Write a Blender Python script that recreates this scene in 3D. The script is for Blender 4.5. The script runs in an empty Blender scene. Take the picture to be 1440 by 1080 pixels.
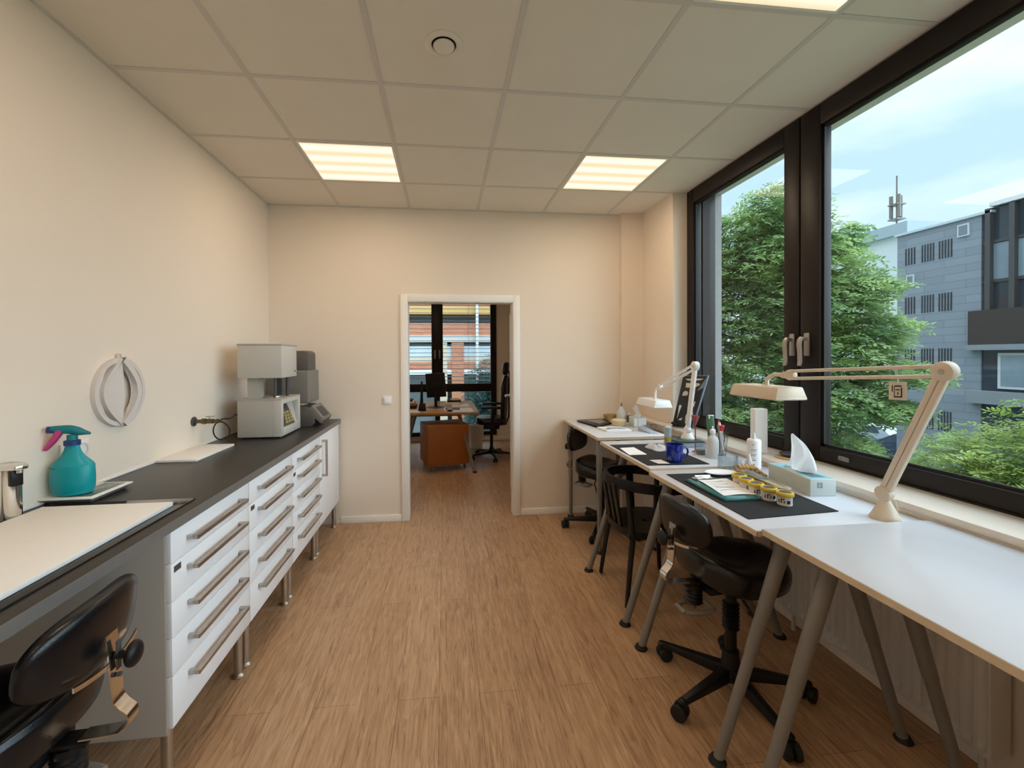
import bpy, bmesh, math, random
from mathutils import Vector, Matrix
PI = math.pi
random.seed(7)
SC = bpy.context.scene
COL = SC.collection

# ------------------------------------------------------------------ materials
def new_mat(name):
    m = bpy.data.materials.new(name); m.use_nodes = True
    nt = m.node_tree
    return m, nt, nt.nodes['Principled BSDF']

def mat(name, col, rough=0.5, metal=0.0, var=0.06, nscale=30.0, bump=0.0, bscale=200.0, trans=0.0, ior=1.45, emit=None, es=0.0, spec=0.5, alpha=1.0, coat=0.0):
    m, nt, b = new_mat(name)
    tc = nt.nodes.new('ShaderNodeTexCoord')
    n = nt.nodes.new('ShaderNodeTexNoise'); n.inputs['Scale'].default_value = nscale; n.inputs['Detail'].default_value = 4
    nt.links.new(tc.outputs['Object'], n.inputs['Vector'])
    mx = nt.nodes.new('ShaderNodeMix'); mx.data_type = 'RGBA'
    c = Vector(col[:3])
    mx.inputs['A'].default_value = (*(c * (1 - var)), 1); mx.inputs['B'].default_value = (*[min(1, v) for v in c * (1 + var)], 1)
    nt.links.new(n.outputs['Fac'], mx.inputs['Factor'])
    nt.links.new(mx.outputs['Result'], b.inputs['Base Color'])
    b.inputs['Roughness'].default_value = rough; b.inputs['Metallic'].default_value = metal
    b.inputs['Specular IOR Level'].default_value = spec; b.inputs['IOR'].default_value = ior
    b.inputs['Transmission Weight'].default_value = trans
    b.inputs['Coat Weight'].default_value = coat
    if emit:
        b.inputs['Emission Color'].default_value = (*emit, 1); b.inputs['Emission Strength'].default_value = es
    if bump > 0:
        n2 = nt.nodes.new('ShaderNodeTexNoise'); n2.inputs['Scale'].default_value = bscale; n2.inputs['Detail'].default_value = 3
        nt.links.new(tc.outputs['Object'], n2.inputs['Vector'])
        bp = nt.nodes.new('ShaderNodeBump'); bp.inputs['Strength'].default_value = bump; bp.inputs['Distance'].default_value = 0.002
        nt.links.new(n2.outputs['Fac'], bp.inputs['Height']); nt.links.new(bp.outputs['Normal'], b.inputs['Normal'])
    return m

def ramp(nt, stops):
    r = nt.nodes.new('ShaderNodeValToRGB')
    e = r.color_ramp.elements
    while len(e) < len(stops): e.new(0.5)
    for k, (p, c) in zip(e, stops):
        k.position = p; k.color = (*c, 1)
    return r

def thin_glass(name, tint=(1, 1, 1), refl=1.0):
    m = bpy.data.materials.new(name); m.use_nodes = True; nt = m.node_tree; nt.nodes.clear()
    out = nt.nodes.new('ShaderNodeOutputMaterial'); mix = nt.nodes.new('ShaderNodeMixShader')
    t = nt.nodes.new('ShaderNodeBsdfTransparent'); t.inputs['Color'].default_value = (*tint, 1)
    g = nt.nodes.new('ShaderNodeBsdfGlossy'); g.inputs['Roughness'].default_value = 0.0
    # Schlick reflectance, the same from either side of the sheet
    f = nt.nodes.new('ShaderNodeLayerWeight'); f.inputs['Blend'].default_value = .5
    pw = nt.nodes.new('ShaderNodeMath'); pw.operation = 'POWER'; pw.inputs[1].default_value = 5
    mu = nt.nodes.new('ShaderNodeMath'); mu.operation = 'MULTIPLY_ADD'; mu.inputs[1].default_value = .96 * refl; mu.inputs[2].default_value = .04 * refl
    nt.links.new(f.outputs['Facing'], pw.inputs[0]); nt.links.new(pw.outputs[0], mu.inputs[0]); nt.links.new(mu.outputs[0], mix.inputs[0])
    nt.links.new(t.outputs[0], mix.inputs[1]); nt.links.new(g.outputs[0], mix.inputs[2])
    nt.links.new(mix.outputs[0], out.inputs[0])
    return m

M = {}
M['wall'] = mat('wall_paint', (.80, .705, .60), .85, var=.015, nscale=3, bump=.25, bscale=260)
M['ceil'] = mat('ceiling_tile', (.80, .755, .68), .9, var=.03, nscale=5, bump=.3, bscale=400)
M['grid'] = mat('ceiling_grid_metal', (.66, .63, .59), .6, var=.02)
M['white'] = mat('white_laminate', (.90, .91, .94), .32, var=.012, nscale=4)
M['white_matte'] = mat('white_matte', (.82, .81, .79), .6, var=.02)
M['trimwhite'] = mat('white_trim_paint', (.84, .82, .78), .45, var=.012)
M['table'] = mat('white_table_laminate', (.63, .655, .725), .26, var=.012, nscale=6)
M['birch'] = mat('pale_birch_edge', (.62, .50, .36), .5, var=.1, nscale=40)
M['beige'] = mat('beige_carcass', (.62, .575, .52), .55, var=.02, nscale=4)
M['carcass'] = mat('beige_carcass_shaded', (.42, .37, .315), .55, var=.02, nscale=4)  # same beige, darkened in the colour for the shade under the counter
M['counter'] = mat('black_stone_laminate', (.030, .027, .025), .38, var=.25, nscale=160)
M['counter_edge'] = mat('counter_edge_grey', (.17, .16, .15), .4, var=.1)
M['steel'] = mat('brushed_steel', (.52, .49, .45), .34, metal=1, var=.06, nscale=80)
M['chrome'] = mat('chrome', (.75, .72, .68), .12, metal=1, var=.03)
M['greyleg'] = mat('grey_painted_tube', (.20, .185, .165), .42, var=.05)
M['black'] = mat('black_plastic', (.006, .006, .007), .42, spec=.4, var=.2)
M['leather'] = mat('black_leatherette', (.006, .0065, .008), .22, spec=.5, var=.15, bump=.25, bscale=300)
M['rubber'] = mat('black_rubber', (.012, .012, .012), .7, var=.2)
M['darkgrey'] = mat('dark_grey_plastic', (.07, .07, .075), .5, var=.1)
M['warmdark'] = mat('warm_dark_grey', (.105, .095, .083), .5, var=.08)
M['midgrey'] = mat('mid_grey_plastic', (.20, .185, .165), .5, var=.06)
M['lightgrey'] = mat('light_grey_housing', (.42, .395, .35), .45, var=.02)
M['lightgrey2'] = mat('pale_grey_front', (.54, .515, .47), .45, var=.02)
M['frame'] = mat('dark_brown_aluminium', (.012, .008, .007), .45, var=.15, nscale=60, spec=.3)
M['mat'] = mat('black_desk_mat', (.009, .0095, .011), .8, var=.25, nscale=120, bump=.3, bscale=400)
M['cream'] = mat('cream_lamp_paint', (.66, .56, .44), .42, var=.03)
M['lampwhite'] = mat('white_lamp_paint', (.80, .80, .80), .35, var=.02)
M['paper'] = mat('white_paper', (.86, .86, .87), .8, var=.02)
M['radiator'] = mat('radiator_enamel', (.62, .58, .52), .45, var=.03)
M['teal'] = mat('turquoise_plastic', (.0, .30, .34), .38, var=.06, nscale=10)
M['teal_dark'] = mat('teal_spray_plastic', (.0, .17, .20), .4, var=.08)
M['pink'] = mat('magenta_plastic', (.52, .045, .19), .4, var=.06)
M['navy'] = mat('navy_plastic', (.012, .04, .16), .4, var=.06)
M['blue'] = mat('cobalt_glaze', (.003, .018, .24), .12, var=.08, coat=.4)
M['brass'] = mat('aged_brass', (.16, .115, .06), .35, metal=1, var=.15)
M['yellow'] = mat('yellow_lid', (.62, .42, .03), .45, var=.08)
M['jar'] = mat('jar_label_white', (.62, .60, .58), .5, var=.06)
M['ink'] = mat('dark_ink', (.02, .02, .025), .7, var=.1)
M['inkteal'] = mat('teal_ink', (.12, .28, .30), .7, var=.1)
M['boxpaper'] = mat('pale_blue_carton', (.56, .62, .62), .6, var=.03)
M['boxblue'] = mat('light_blue_print', (.25, .50, .58), .6, var=.1)
M['tissue'] = mat('white_tissue', (.93, .94, .96), .9, var=.02)
M['wood_light'] = mat('striped_light_wood', (.55, .36, .19), .55, var=.2, nscale=60)
M['cork'] = mat('cork_coaster', (.52, .35, .17), .8, var=.15, nscale=120)
M['wicker'] = mat('wicker', (.42, .27, .11), .7, var=.25, nscale=120)
M['creamlid'] = mat('pale_cream_lid', (.74, .60, .38), .4, var=.06)
M['gold'] = mat('worn_gold_tin', (.46, .37, .22), .35, metal=.6, var=.15)
M['greentin'] = mat('grey_green_tin_lid', (.14, .17, .15), .35, metal=.4, var=.25, nscale=25)
M['greenglass'] = mat('green_acrylic', (.05, .22, .21), .12, var=.08, trans=.35)
M['clear'] = thin_glass('clear_glass', (.90, .93, .94), 1.2)
M['pane'] = thin_glass('window_pane', (.975, .99, .995), .30)
M['plastic_clear'] = mat('milky_plastic', (.78, .80, .82), .4, var=.03, trans=.25)
M['amber'] = mat('yellow_liquid', (.75, .50, .07), .2, var=.05)
M['red'] = mat('red_plastic', (.50, .04, .05), .4, var=.1)
M['greenplast'] = mat('green_plastic', (.10, .24, .14), .45, var=.15)
M['concrete'] = mat('reveal_concrete', (.30, .285, .29), .85, var=.12, nscale=25, bump=.12, bscale=80)
M['orangewood'] = mat('cherry_wood', (.40, .14, .03), .42, var=.18, nscale=8)
M['deskwood'] = mat('beech_desktop', (.52, .30, .11), .4, var=.1, nscale=12)
M['bluegrey'] = mat('blue_grey_paper', (.36, .43, .52), .7, var=.05)
M['plaster'] = mat('warm_plaster', (.66, .60, .56), .75, var=.03)
M['slate'] = mat('slate_display_board', (.022, .018, .015), .6, var=.2)
M['slateside'] = mat('display_board_edge', (.15, .18, .23), .45, var=.1)
M['stone'] = mat('cream_model_stone', (.58, .52, .44), .7, var=.15, nscale=60)
M['bark'] = mat('tree_bark', (.09, .07, .05), .9, var=.3, nscale=20)

def leaf_mat(name, a, b, sc=1.2):
    m, nt, p = new_mat(name)
    tc = nt.nodes.new('ShaderNodeTexCoord'); n = nt.nodes.new('ShaderNodeTexNoise'); n.inputs['Scale'].default_value = sc; n.inputs['Detail'].default_value = 6
    nt.links.new(tc.outputs['Object'], n.inputs['Vector'])
    r = ramp(nt, [(.32, a), (.68, b)]); nt.links.new(n.outputs['Fac'], r.inputs['Fac'])
    nt.links.new(r.outputs['Color'], p.inputs['Base Color'])
    p.inputs['Roughness'].default_value = .55
    # light also passes through a leaf
    tr = nt.nodes.new('ShaderNodeBsdfTranslucent'); nt.links.new(r.outputs['Color'], tr.inputs['Color'])
    mix = nt.nodes.new('ShaderNodeMixShader'); mix.inputs[0].default_value = .42
    nt.links.new(p.outputs[0], mix.inputs[1]); nt.links.new(tr.outputs[0], mix.inputs[2])
    nt.links.new(mix.outputs[0], nt.nodes['Material Output'].inputs[0])
    return m
M['leaf'] = leaf_mat('locust_leaf', (.14, .27, .12), (.47, .60, .24))
M['leaf2'] = leaf_mat('bush_leaf', (.16, .27, .06), (.42, .50, .13), 2.0)
M['leaf3'] = leaf_mat('dark_hedge_leaf', (.06, .15, .10), (.13, .27, .15), 1.5)
M['leaf4'] = leaf_mat('blue_green_leaf', (.04, .11, .10), (.10, .20, .18), 2.0)

def tissue_mat():
    m, nt, p = new_mat('white_tissue')
    tc = nt.nodes.new('ShaderNodeTexCoord'); n = nt.nodes.new('ShaderNodeTexNoise'); n.inputs['Scale'].default_value = 40
    nt.links.new(tc.outputs['Object'], n.inputs['Vector'])
    r = ramp(nt, [(.3, (.90, .91, .93)), (.7, (.95, .96, .97))]); nt.links.new(n.outputs['Fac'], r.inputs['Fac'])
    nt.links.new(r.outputs['Color'], p.inputs['Base Color']); p.inputs['Roughness'].default_value = .9
    tr = nt.nodes.new('ShaderNodeBsdfTranslucent'); nt.links.new(r.outputs['Color'], tr.inputs['Color'])
    mix = nt.nodes.new('ShaderNodeMixShader'); mix.inputs[0].default_value = .5
    nt.links.new(p.outputs[0], mix.inputs[1]); nt.links.new(tr.outputs[0], mix.inputs[2])
    nt.links.new(mix.outputs[0], nt.nodes['Material Output'].inputs[0])
    return m
M['tissue'] = tissue_mat()

def floor_mat():
    m, nt, b = new_mat('oak_vinyl_planks')
    tc = nt.nodes.new('ShaderNodeTexCoord')
    mp = nt.nodes.new('ShaderNodeMapping'); mp.inputs['Rotation'].default_value = (0, 0, PI / 2)
    nt.links.new(tc.outputs['Object'], mp.inputs['Vector'])
    br = nt.nodes.new('ShaderNodeTexBrick'); br.offset = .37; br.inputs['Scale'].default_value = 1
    br.inputs['Brick Width'].default_value = 1.22; br.inputs['Row Height'].default_value = .18
    br.inputs['Mortar Size'].default_value = .0012; br.inputs['Mortar Smooth'].default_value = .2; br.inputs['Bias'].default_value = 0
    br.inputs['Color1'].default_value = (.44, .44, .44, 1); br.inputs['Color2'].default_value = (.56, .56, .56, 1); br.inputs['Mortar'].default_value = (.18, .18, .18, 1)
    nt.links.new(mp.outputs[0], br.inputs['Vector'])
    # long grain along the planks
    mg = nt.nodes.new('ShaderNodeMapping'); mg.inputs['Scale'].default_value = (58, 4.2, 1)
    nt.links.new(tc.outputs['Object'], mg.inputs['Vector'])
    g = nt.nodes.new('ShaderNodeTexNoise'); g.inputs['Scale'].default_value = 1; g.inputs['Detail'].default_value = 8; g.inputs['Roughness'].default_value = .68; g.inputs['Distortion'].default_value = 1.5
    nt.links.new(mg.outputs[0], g.inputs['Vector'])
    add = nt.nodes.new('ShaderNodeMix'); add.data_type = 'RGBA'; add.blend_type = 'OVERLAY'; add.inputs['Factor'].default_value = .8
    nt.links.new(g.outputs['Fac'], add.inputs['A']); nt.links.new(br.outputs['Color'], add.inputs['B'])
    r = ramp(nt, [(.26, (.17, .082, .036)), (.42, (.38, .22, .118)), (.56, (.49, .305, .175)), (.78, (.62, .42, .26))])
    nt.links.new(add.outputs['Result'], r.inputs['Fac'])
    nt.links.new(r.outputs['Color'], b.inputs['Base Color'])
    b.inputs['Roughness'].default_value = .42
    bp = nt.nodes.new('ShaderNodeBump'); bp.inputs['Strength'].default_value = .15; bp.inputs['Distance'].default_value = .002
    nt.links.new(g.outputs['Fac'], bp.inputs['Height']); nt.links.new(bp.outputs['Normal'], b.inputs['Normal'])
    return m
M['floor'] = floor_mat()

def cladding_mat(name, c1, c2, mort, bw, rh, ms, axis='x'):
    m, nt, b = new_mat(name)
    tc = nt.nodes.new('ShaderNodeTexCoord')
    sp = nt.nodes.new('ShaderNodeSeparateXYZ'); cb = nt.nodes.new('ShaderNodeCombineXYZ')
    nt.links.new(tc.outputs['Object'], sp.inputs[0])
    nt.links.new(sp.outputs['Y' if axis == 'x' else 'X'], cb.inputs['X']); nt.links.new(sp.outputs['Z'], cb.inputs['Y'])
    br = nt.nodes.new('ShaderNodeTexBrick'); br.inputs['Scale'].default_value = 1
    br.inputs['Brick Width'].default_value = bw; br.inputs['Row Height'].default_value = rh
    br.inputs['Mortar Size'].default_value = ms; br.inputs['Mortar Smooth'].default_value = .3
    br.inputs['Color1'].default_value = (*c1, 1); br.inputs['Color2'].default_value = (*c2, 1); br.inputs['Mortar'].default_value = (*mort, 1)
    nt.links.new(cb.outputs[0], br.inputs['Vector']); nt.links.new(br.outputs['Color'], b.inputs['Base Color'])
    b.inputs['Roughness'].default_value = .8
    return m
M['cladding'] = cladding_mat('grey_stone_cladding', (.235, .275, .335), (.275, .315, .375), (.17, .20, .25), 1.3, .27, .010)
M['brickred'] = cladding_mat('orange_brick', (.52, .16, .075), (.62, .22, .11), (.50, .33, .25), .25, .075, .01, 'y')

def diffuser_mat():
    m = bpy.data.materials.new('lamp_diffuser'); m.use_nodes = True; nt = m.node_tree; nt.nodes.clear()
    out = nt.nodes.new('ShaderNodeOutputMaterial'); em = nt.nodes.new('ShaderNodeEmission')
    tc = nt.nodes.new('ShaderNodeTexCoord'); sp = nt.nodes.new('ShaderNodeSeparateXYZ'); nt.links.new(tc.outputs['Object'], sp.inputs[0])
    mu = nt.nodes.new('ShaderNodeMath'); mu.operation = 'MULTIPLY'; mu.inputs[1].default_value = 2 * PI / .15
    nt.links.new(sp.outputs['Y'], mu.inputs[0])
    s = nt.nodes.new('ShaderNodeMath'); s.operation = 'COSINE'; nt.links.new(mu.outputs[0], s.inputs[0])
    mr = nt.nodes.new('ShaderNodeMapRange'); mr.inputs['From Min'].default_value = -1; mr.inputs['From Max'].default_value = 1
    nt.links.new(s.outputs[0], mr.inputs['Value'])
    # the four tubes behind the diffuser read as paler bands
    r = ramp(nt, [(.0, (1.35, 1.15, .92)), (1., (1.0, .80, .50))]); nt.links.new(mr.outputs['Result'], r.inputs['Fac'])
    nt.links.new(r.outputs['Color'], em.inputs['Color']); em.inputs['Strength'].default_value = 1.0
    nt.links.new(em.outputs[0], out.inputs[0])
    return m
M['diffuser'] = diffuser_mat()

# ------------------------------------------------------------------ mesh builder
class MB:
    def __init__(s): s.bm = bmesh.new()
    def _in(s, tmp, Mx=None):
        if Mx is not None: tmp.transform(Mx)
        me = bpy.data.meshes.new('t'); tmp.to_mesh(me); tmp.free(); s.bm.from_mesh(me); bpy.data.meshes.remove(me); return s
    def box(s, x0, x1, y0, y1, z0, z1, bev=0.0, seg=2, Mx=None):
        t = bmesh.new(); bmesh.ops.create_cube(t, size=1)
        for v in t.verts: v.co = Vector(((x0 + x1) / 2 + v.co.x * (x1 - x0), (y0 + y1) / 2 + v.co.y * (y1 - y0), (z0 + z1) / 2 + v.co.z * (z1 - z0)))
        if bev > 0: bmesh.ops.bevel(t, geom=list(t.edges), offset=bev, segments=seg, profile=.5, affect='EDGES')
        return s._in(t, Mx)
    def cyl(s, p0, p1, r0, r1=None, n=20, bev=0.0):
        p0 = Vector(p0); p1 = Vector(p1); r1 = r0 if r1 is None else r1
        d = p1 - p0; t = bmesh.new()
        bmesh.ops.create_cone(t, cap_ends=True, segments=n, radius1=r0, radius2=r1, depth=d.length)
        if bev > 0:
            bmesh.ops.bevel(t, geom=[e for e in t.edges if len(e.link_faces) == 2 and any(len(f.verts) > 4 for f in e.link_faces)], offset=bev, segments=2, profile=.5, affect='EDGES')
        q = d.to_track_quat('Z', 'Y').to_matrix().to_4x4()
        return s._in(t, Matrix.Translation((p0 + p1) / 2) @ q)
    def tube(s, pts, r, n=10, caps=True, flat=None):
        pts = [Vector(p) for p in pts]; rs = r if isinstance(r, (list, tuple)) else [r] * len(pts)
        t = bmesh.new(); rings = []; up = None
        for i, p in enumerate(pts):
            d = (pts[min(i + 1, len(pts) - 1)] - pts[max(i - 1, 0)]).normalized()
            if up is None:
                up = Vector((0, 0, 1)) if abs(d.z) < .9 else Vector((1, 0, 0))
            u = d.cross(up)
            if u.length < 1e-5: u = d.cross(Vector((0, 1, 0)))
            u.normalize(); w = u.cross(d).normalized(); up = w
            ring = []
            for k in range(n):
                a = 2 * PI * k / n
                fx, fy = (1, 1) if flat is None else flat
                ring.append(t.verts.new(p + (u * math.cos(a) * fx + w * math.sin(a) * fy) * rs[i]))
            rings.append(ring)
        for a, b in zip(rings, rings[1:]):
            for k in range(n): t.faces.new((a[k], a[(k + 1) % n], b[(k + 1) % n], b[k]))
        if caps:
            t.faces.new(rings[0][::-1]); t.faces.new(rings[-1])
        bmesh.ops.recalc_face_normals(t, faces=t.faces)
        return s._in(t)
    def lathe(s, prof, c=(0, 0, 0), n=28, Mx=None, sx=1.0, sy=1.0):
        t = bmesh.new(); rings = []
        for r, z in prof:
            if r < 1e-6: rings.append([t.verts.new((0, 0, z))])
            else: rings.append([t.verts.new((r * math.cos(2 * PI * k / n) * sx, r * math.sin(2 * PI * k / n) * sy, z)) for k in range(n)])
        for a, b in zip(rings, rings[1:]):
            if len(a) == 1 and len(b) == 1: continue
            for k in range(n):
                k2 = (k + 1) % n
                if len(a) == 1: t.faces.new((a[0], b[k2], b[k]))
                elif len(b) == 1: t.faces.new((a[k], a[k2], b[0]))
                else: t.faces.new((a[k], a[k2], b[k2], b[k]))
        bmesh.ops.recalc_face_normals(t, faces=t.faces)
        T = Matrix.Translation(c)
        return s._in(t, T if Mx is None else T @ Mx)
    def prism(s, poly, z0, z1, Mx=None, bev=0.0):
        t = bmesh.new()
        a = [t.verts.new((x, y, z0)) for x, y in poly]; b = [t.verts.new((x, y, z1)) for x, y in poly]
        n = len(poly)
        t.faces.new(a[::-1]); t.faces.new(b)
        for k in range(n): t.faces.new((a[k], a[(k + 1) % n], b[(k + 1) % n], b[k]))
        bmesh.ops.recalc_face_normals(t, faces=t.faces)
        if bev > 0: bmesh.ops.bevel(t, geom=list(t.edges), offset=bev, segments=2, profile=.5, affect='EDGES')
        return s._in(t, Mx)
    def hull8(s, bot, top, bev=0.0):
        t = bmesh.new(); a = [t.verts.new(p) for p in bot]; b = [t.verts.new(p) for p in top]; n = len(a)
        t.faces.new(a[::-1]); t.faces.new(b)
        for k in range(n): t.faces.new((a[k], a[(k + 1) % n], b[(k + 1) % n], b[k]))
        bmesh.ops.recalc_face_normals(t, faces=t.faces)
        if bev > 0: bmesh.ops.bevel(t, geom=list(t.edges), offset=bev, segments=2, profile=.5, affect='EDGES')
        return s._in(t)
    def sphere(s, c, r, n=20, Mx=None):
        t = bmesh.new(); bmesh.ops.create_uvsphere(t, u_segments=n, v_segments=max(6, n // 2), radius=1)
        r = r if isinstance(r, (list, tuple)) else (r, r, r)
        S = Matrix.Diagonal((*r, 1))
        return s._in(t, Matrix.Translation(c) @ (Mx if Mx is not None else Matrix()) @ S)
    def grid(s, fn, nu, nv, thick=0.0, closed_u=False):
        t = bmesh.new()
        V = [[t.verts.new(fn(i / (nu if closed_u else nu - 1), j / (nv - 1))) for j in range(nv)] for i in range(nu)]
        for i in range(nu if closed_u else nu - 1):
            for j in range(nv - 1):
                i2 = (i + 1) % nu
                t.faces.new((V[i][j], V[i2][j], V[i2][j + 1], V[i][j + 1]))
        if thick:
            bmesh.ops.recalc_face_normals(t, faces=t.faces)
            bmesh.ops.solidify(t, geom=list(t.faces), thickness=thick)
        bmesh.ops.remove_doubles(t, verts=t.verts, dist=1e-6)
        bmesh.ops.recalc_face_normals(t, faces=t.faces)
        return s._in(t)
    def build(s, name, m, parent=None, world=True, sharp=34, label=None, origin=None):
        bm = s.bm
        me = bpy.data.meshes.new(name); o = bpy.data.objects.new(name, me); COL.objects.link(o)
        if parent is not None:
            o.parent = parent
            if world:
                W = Matrix(); p = parent
                while p is not None: W = p.matrix_basis @ W; p = p.parent
                bm.transform(W.inverted())
        else:
            if origin is None:
                xs = [v.co.x for v in bm.verts]; ys = [v.co.y for v in bm.verts]; zs = [v.co.z for v in bm.verts]
                origin = Vector(((min(xs) + max(xs)) / 2, (min(ys) + max(ys)) / 2, min(zs)))
            origin = Vector(origin); bm.transform(Matrix.Translation(-origin)); o.location = origin
        for f in bm.faces: f.smooth = True
        lim = math.radians(sharp)
        for e in bm.edges:
            if len(e.link_faces) == 2: e.smooth = e.calc_face_angle(0) < lim
        bm.to_mesh(me); bm.free()
        for mm in (m if isinstance(m, (list, tuple)) else [m]): me.materials.append(mm)
        if label: o['label'] = label
        return o

def tag(o, label=None, cat=None, group=None, kind=None):
    if label: o['label'] = label
    if cat: o['category'] = cat
    if group: o['group'] = group
    if kind: o['kind'] = kind
    return o
def thing(name, loc, label, cat, group=None, rz=0.0, kind=None):
    o = bpy.data.objects.new(name, None); COL.objects.link(o); o.empty_display_size = .05
    o.location = loc; o.rotation_euler = (0, 0, rz)
    return tag(o, label, cat, group, kind)
def structure(name, mb, m, parent=None):
    o = mb.build(name, m, parent)
    if parent is None: o['kind'] = 'structure'
    return o
def copy_tree(o, parent=None):
    c = o.copy(); COL.objects.link(c); c.parent = parent
    for ch in list(o.children): copy_tree(ch, c)
    return c
def rotz(a): return Matrix.Rotation(a, 4, 'Z')
def at(x, y, z): return Matrix.Translation((x, y, z))
# ------------------------------------------------------------------ room shell
ZC = 2.879; ZT = .955
structure('floor', MB().box(-1.75, 2.05, -2.45, 7.85, -.12, 0), M['floor'])
structure('ceiling', MB().box(-1.75, 2.36, -2.45, 4.18, ZC, ZC + .12), M['ceil'])
g = MB()
for c in range(-1, 6):
    x = -.929 + .625 * c
    if x < 2.0: g.box(x - .012, x + .012, -2.3, 4.06, ZC - .004, ZC + .01)
for r in range(-5, 5):
    y = .964 + .625 * r
    g.box(-1.55, 2.03 if y < 3.45 else 1.914, y - .012, y + .012, ZC - .0035, ZC + .01)
g.box(-1.55, -1.53, -2.3, 4.06, ZC - .006, ZC + .01)
g.box(-1.55, 1.7, 4.04, 4.06, ZC - .006, ZC + .01)
structure('ceiling_grid', g, M['grid'])['kind'] = 'structure'
structure('wall_left', MB().box(-1.75, -1.55, -2.45, 7.85, 0, ZC), M['wall'])
structure('wall_front', MB().box(-1.55, 2.35, -2.45, -2.3, 0, ZC), M['wall'])
DX0, DX1, DZ = -.337, .659, 2.03
structure('wall_back', MB().box(-1.55, DX0, 4.06, 4.18, 0, ZC).box(DX1, 1.95, 4.06, 4.18, 0, ZC).box(DX0, DX1, 4.06, 4.18, DZ, ZC), M['wall'])
structure('pillar', MB().box(1.70, 1.914, 4.0, 4.06, 0, ZC), M['wall'])
structure('wall_right', MB().box(1.914, 2.05, 3.45, 4.18, 0, ZC), M['wall'])
structure('wall_right_parapet', MB().box(1.955, 2.05, -2.3, 3.45, 0, .876), M['wall'])
structure('wall_outside', MB().box(2.05, 2.35, 3.45, 4.4, -4, 3.6).box(2.06, 2.35, -2.45, 3.45, -4, .90).box(2.12, 2.35, -2.45, 3.45, 2.93, 3.6), M['concrete'])
structure('baseboard_back', MB().box(-.94, DX0 - .058, 4.047, 4.06, 0, .062, .003).box(DX1 + .058, 1.70, 4.047, 4.06, 0, .062, .003).box(1.70, 1.914, 3.987, 4.0, 0, .062, .003), M['trimwhite'])
structure('baseboard_left', MB().box(-1.55, -1.537, -2.3, 4.06, 0, .062, .003), M['trimwhite'])
sill = MB().box(1.80, 2.04, -2.3, 3.45, .906, .935, .003).box(1.804, 2.04, -2.3, 3.45, .876, .9055, .003)
sill.box(1.80, 1.914, 3.45, 4.0, .906, .935, .003).box(1.804, 1.914, 3.45, 4.0, .876, .9055, .003)
structure('trim_1', sill, mat('sill_cream', (.72, .66, .58), .3, var=.015)) ['label'] = 'cream window sill running along the right wall behind the tables'

# door opening: casing, leaf swung into the next room
cas = MB()
for y0, y1 in ((4.042, 4.06), (4.18, 4.198)):
    cas.box(DX0 - .057, DX0 + .006, y0, y1, 0, DZ + .06, .003).box(DX1 - .006, DX1 + .057, y0, y1, 0, DZ + .06, .003).box(DX0 + .006, DX1 - .006, y0, y1, DZ - .006, DZ + .06, .003)
cas.box(DX0 - .002, DX0 + .012, 4.055, 4.185, 0, DZ).box(DX1 - .012, DX1 + .002, 4.055, 4.185, 0, DZ).box(DX0, DX1, 4.055, 4.185, DZ - .012, DZ + .002)
structure('trim_2', cas, M['trimwhite'])
door = thing('door_1', (.672, 4.205, 0), None, None, kind='structure', rz=math.atan2(.84, .098))
MB().box(0, .86, -.042, 0, .01, 2.0, .002).build('door_leaf', M['trimwhite'], door, world=False)
dh = MB().cyl((.80, 0, 1.06), (.80, .008, 1.06), .026).cyl((.80, .005, 1.06), (.80, .055, 1.06), .009)
dh.tube([(.80, .05, 1.06), (.77, .056, 1.06), (.70, .056, 1.058), (.68, .052, 1.056)], .0085)
dh.build('door_handle', M['trimwhite'], door, world=False)

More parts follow.
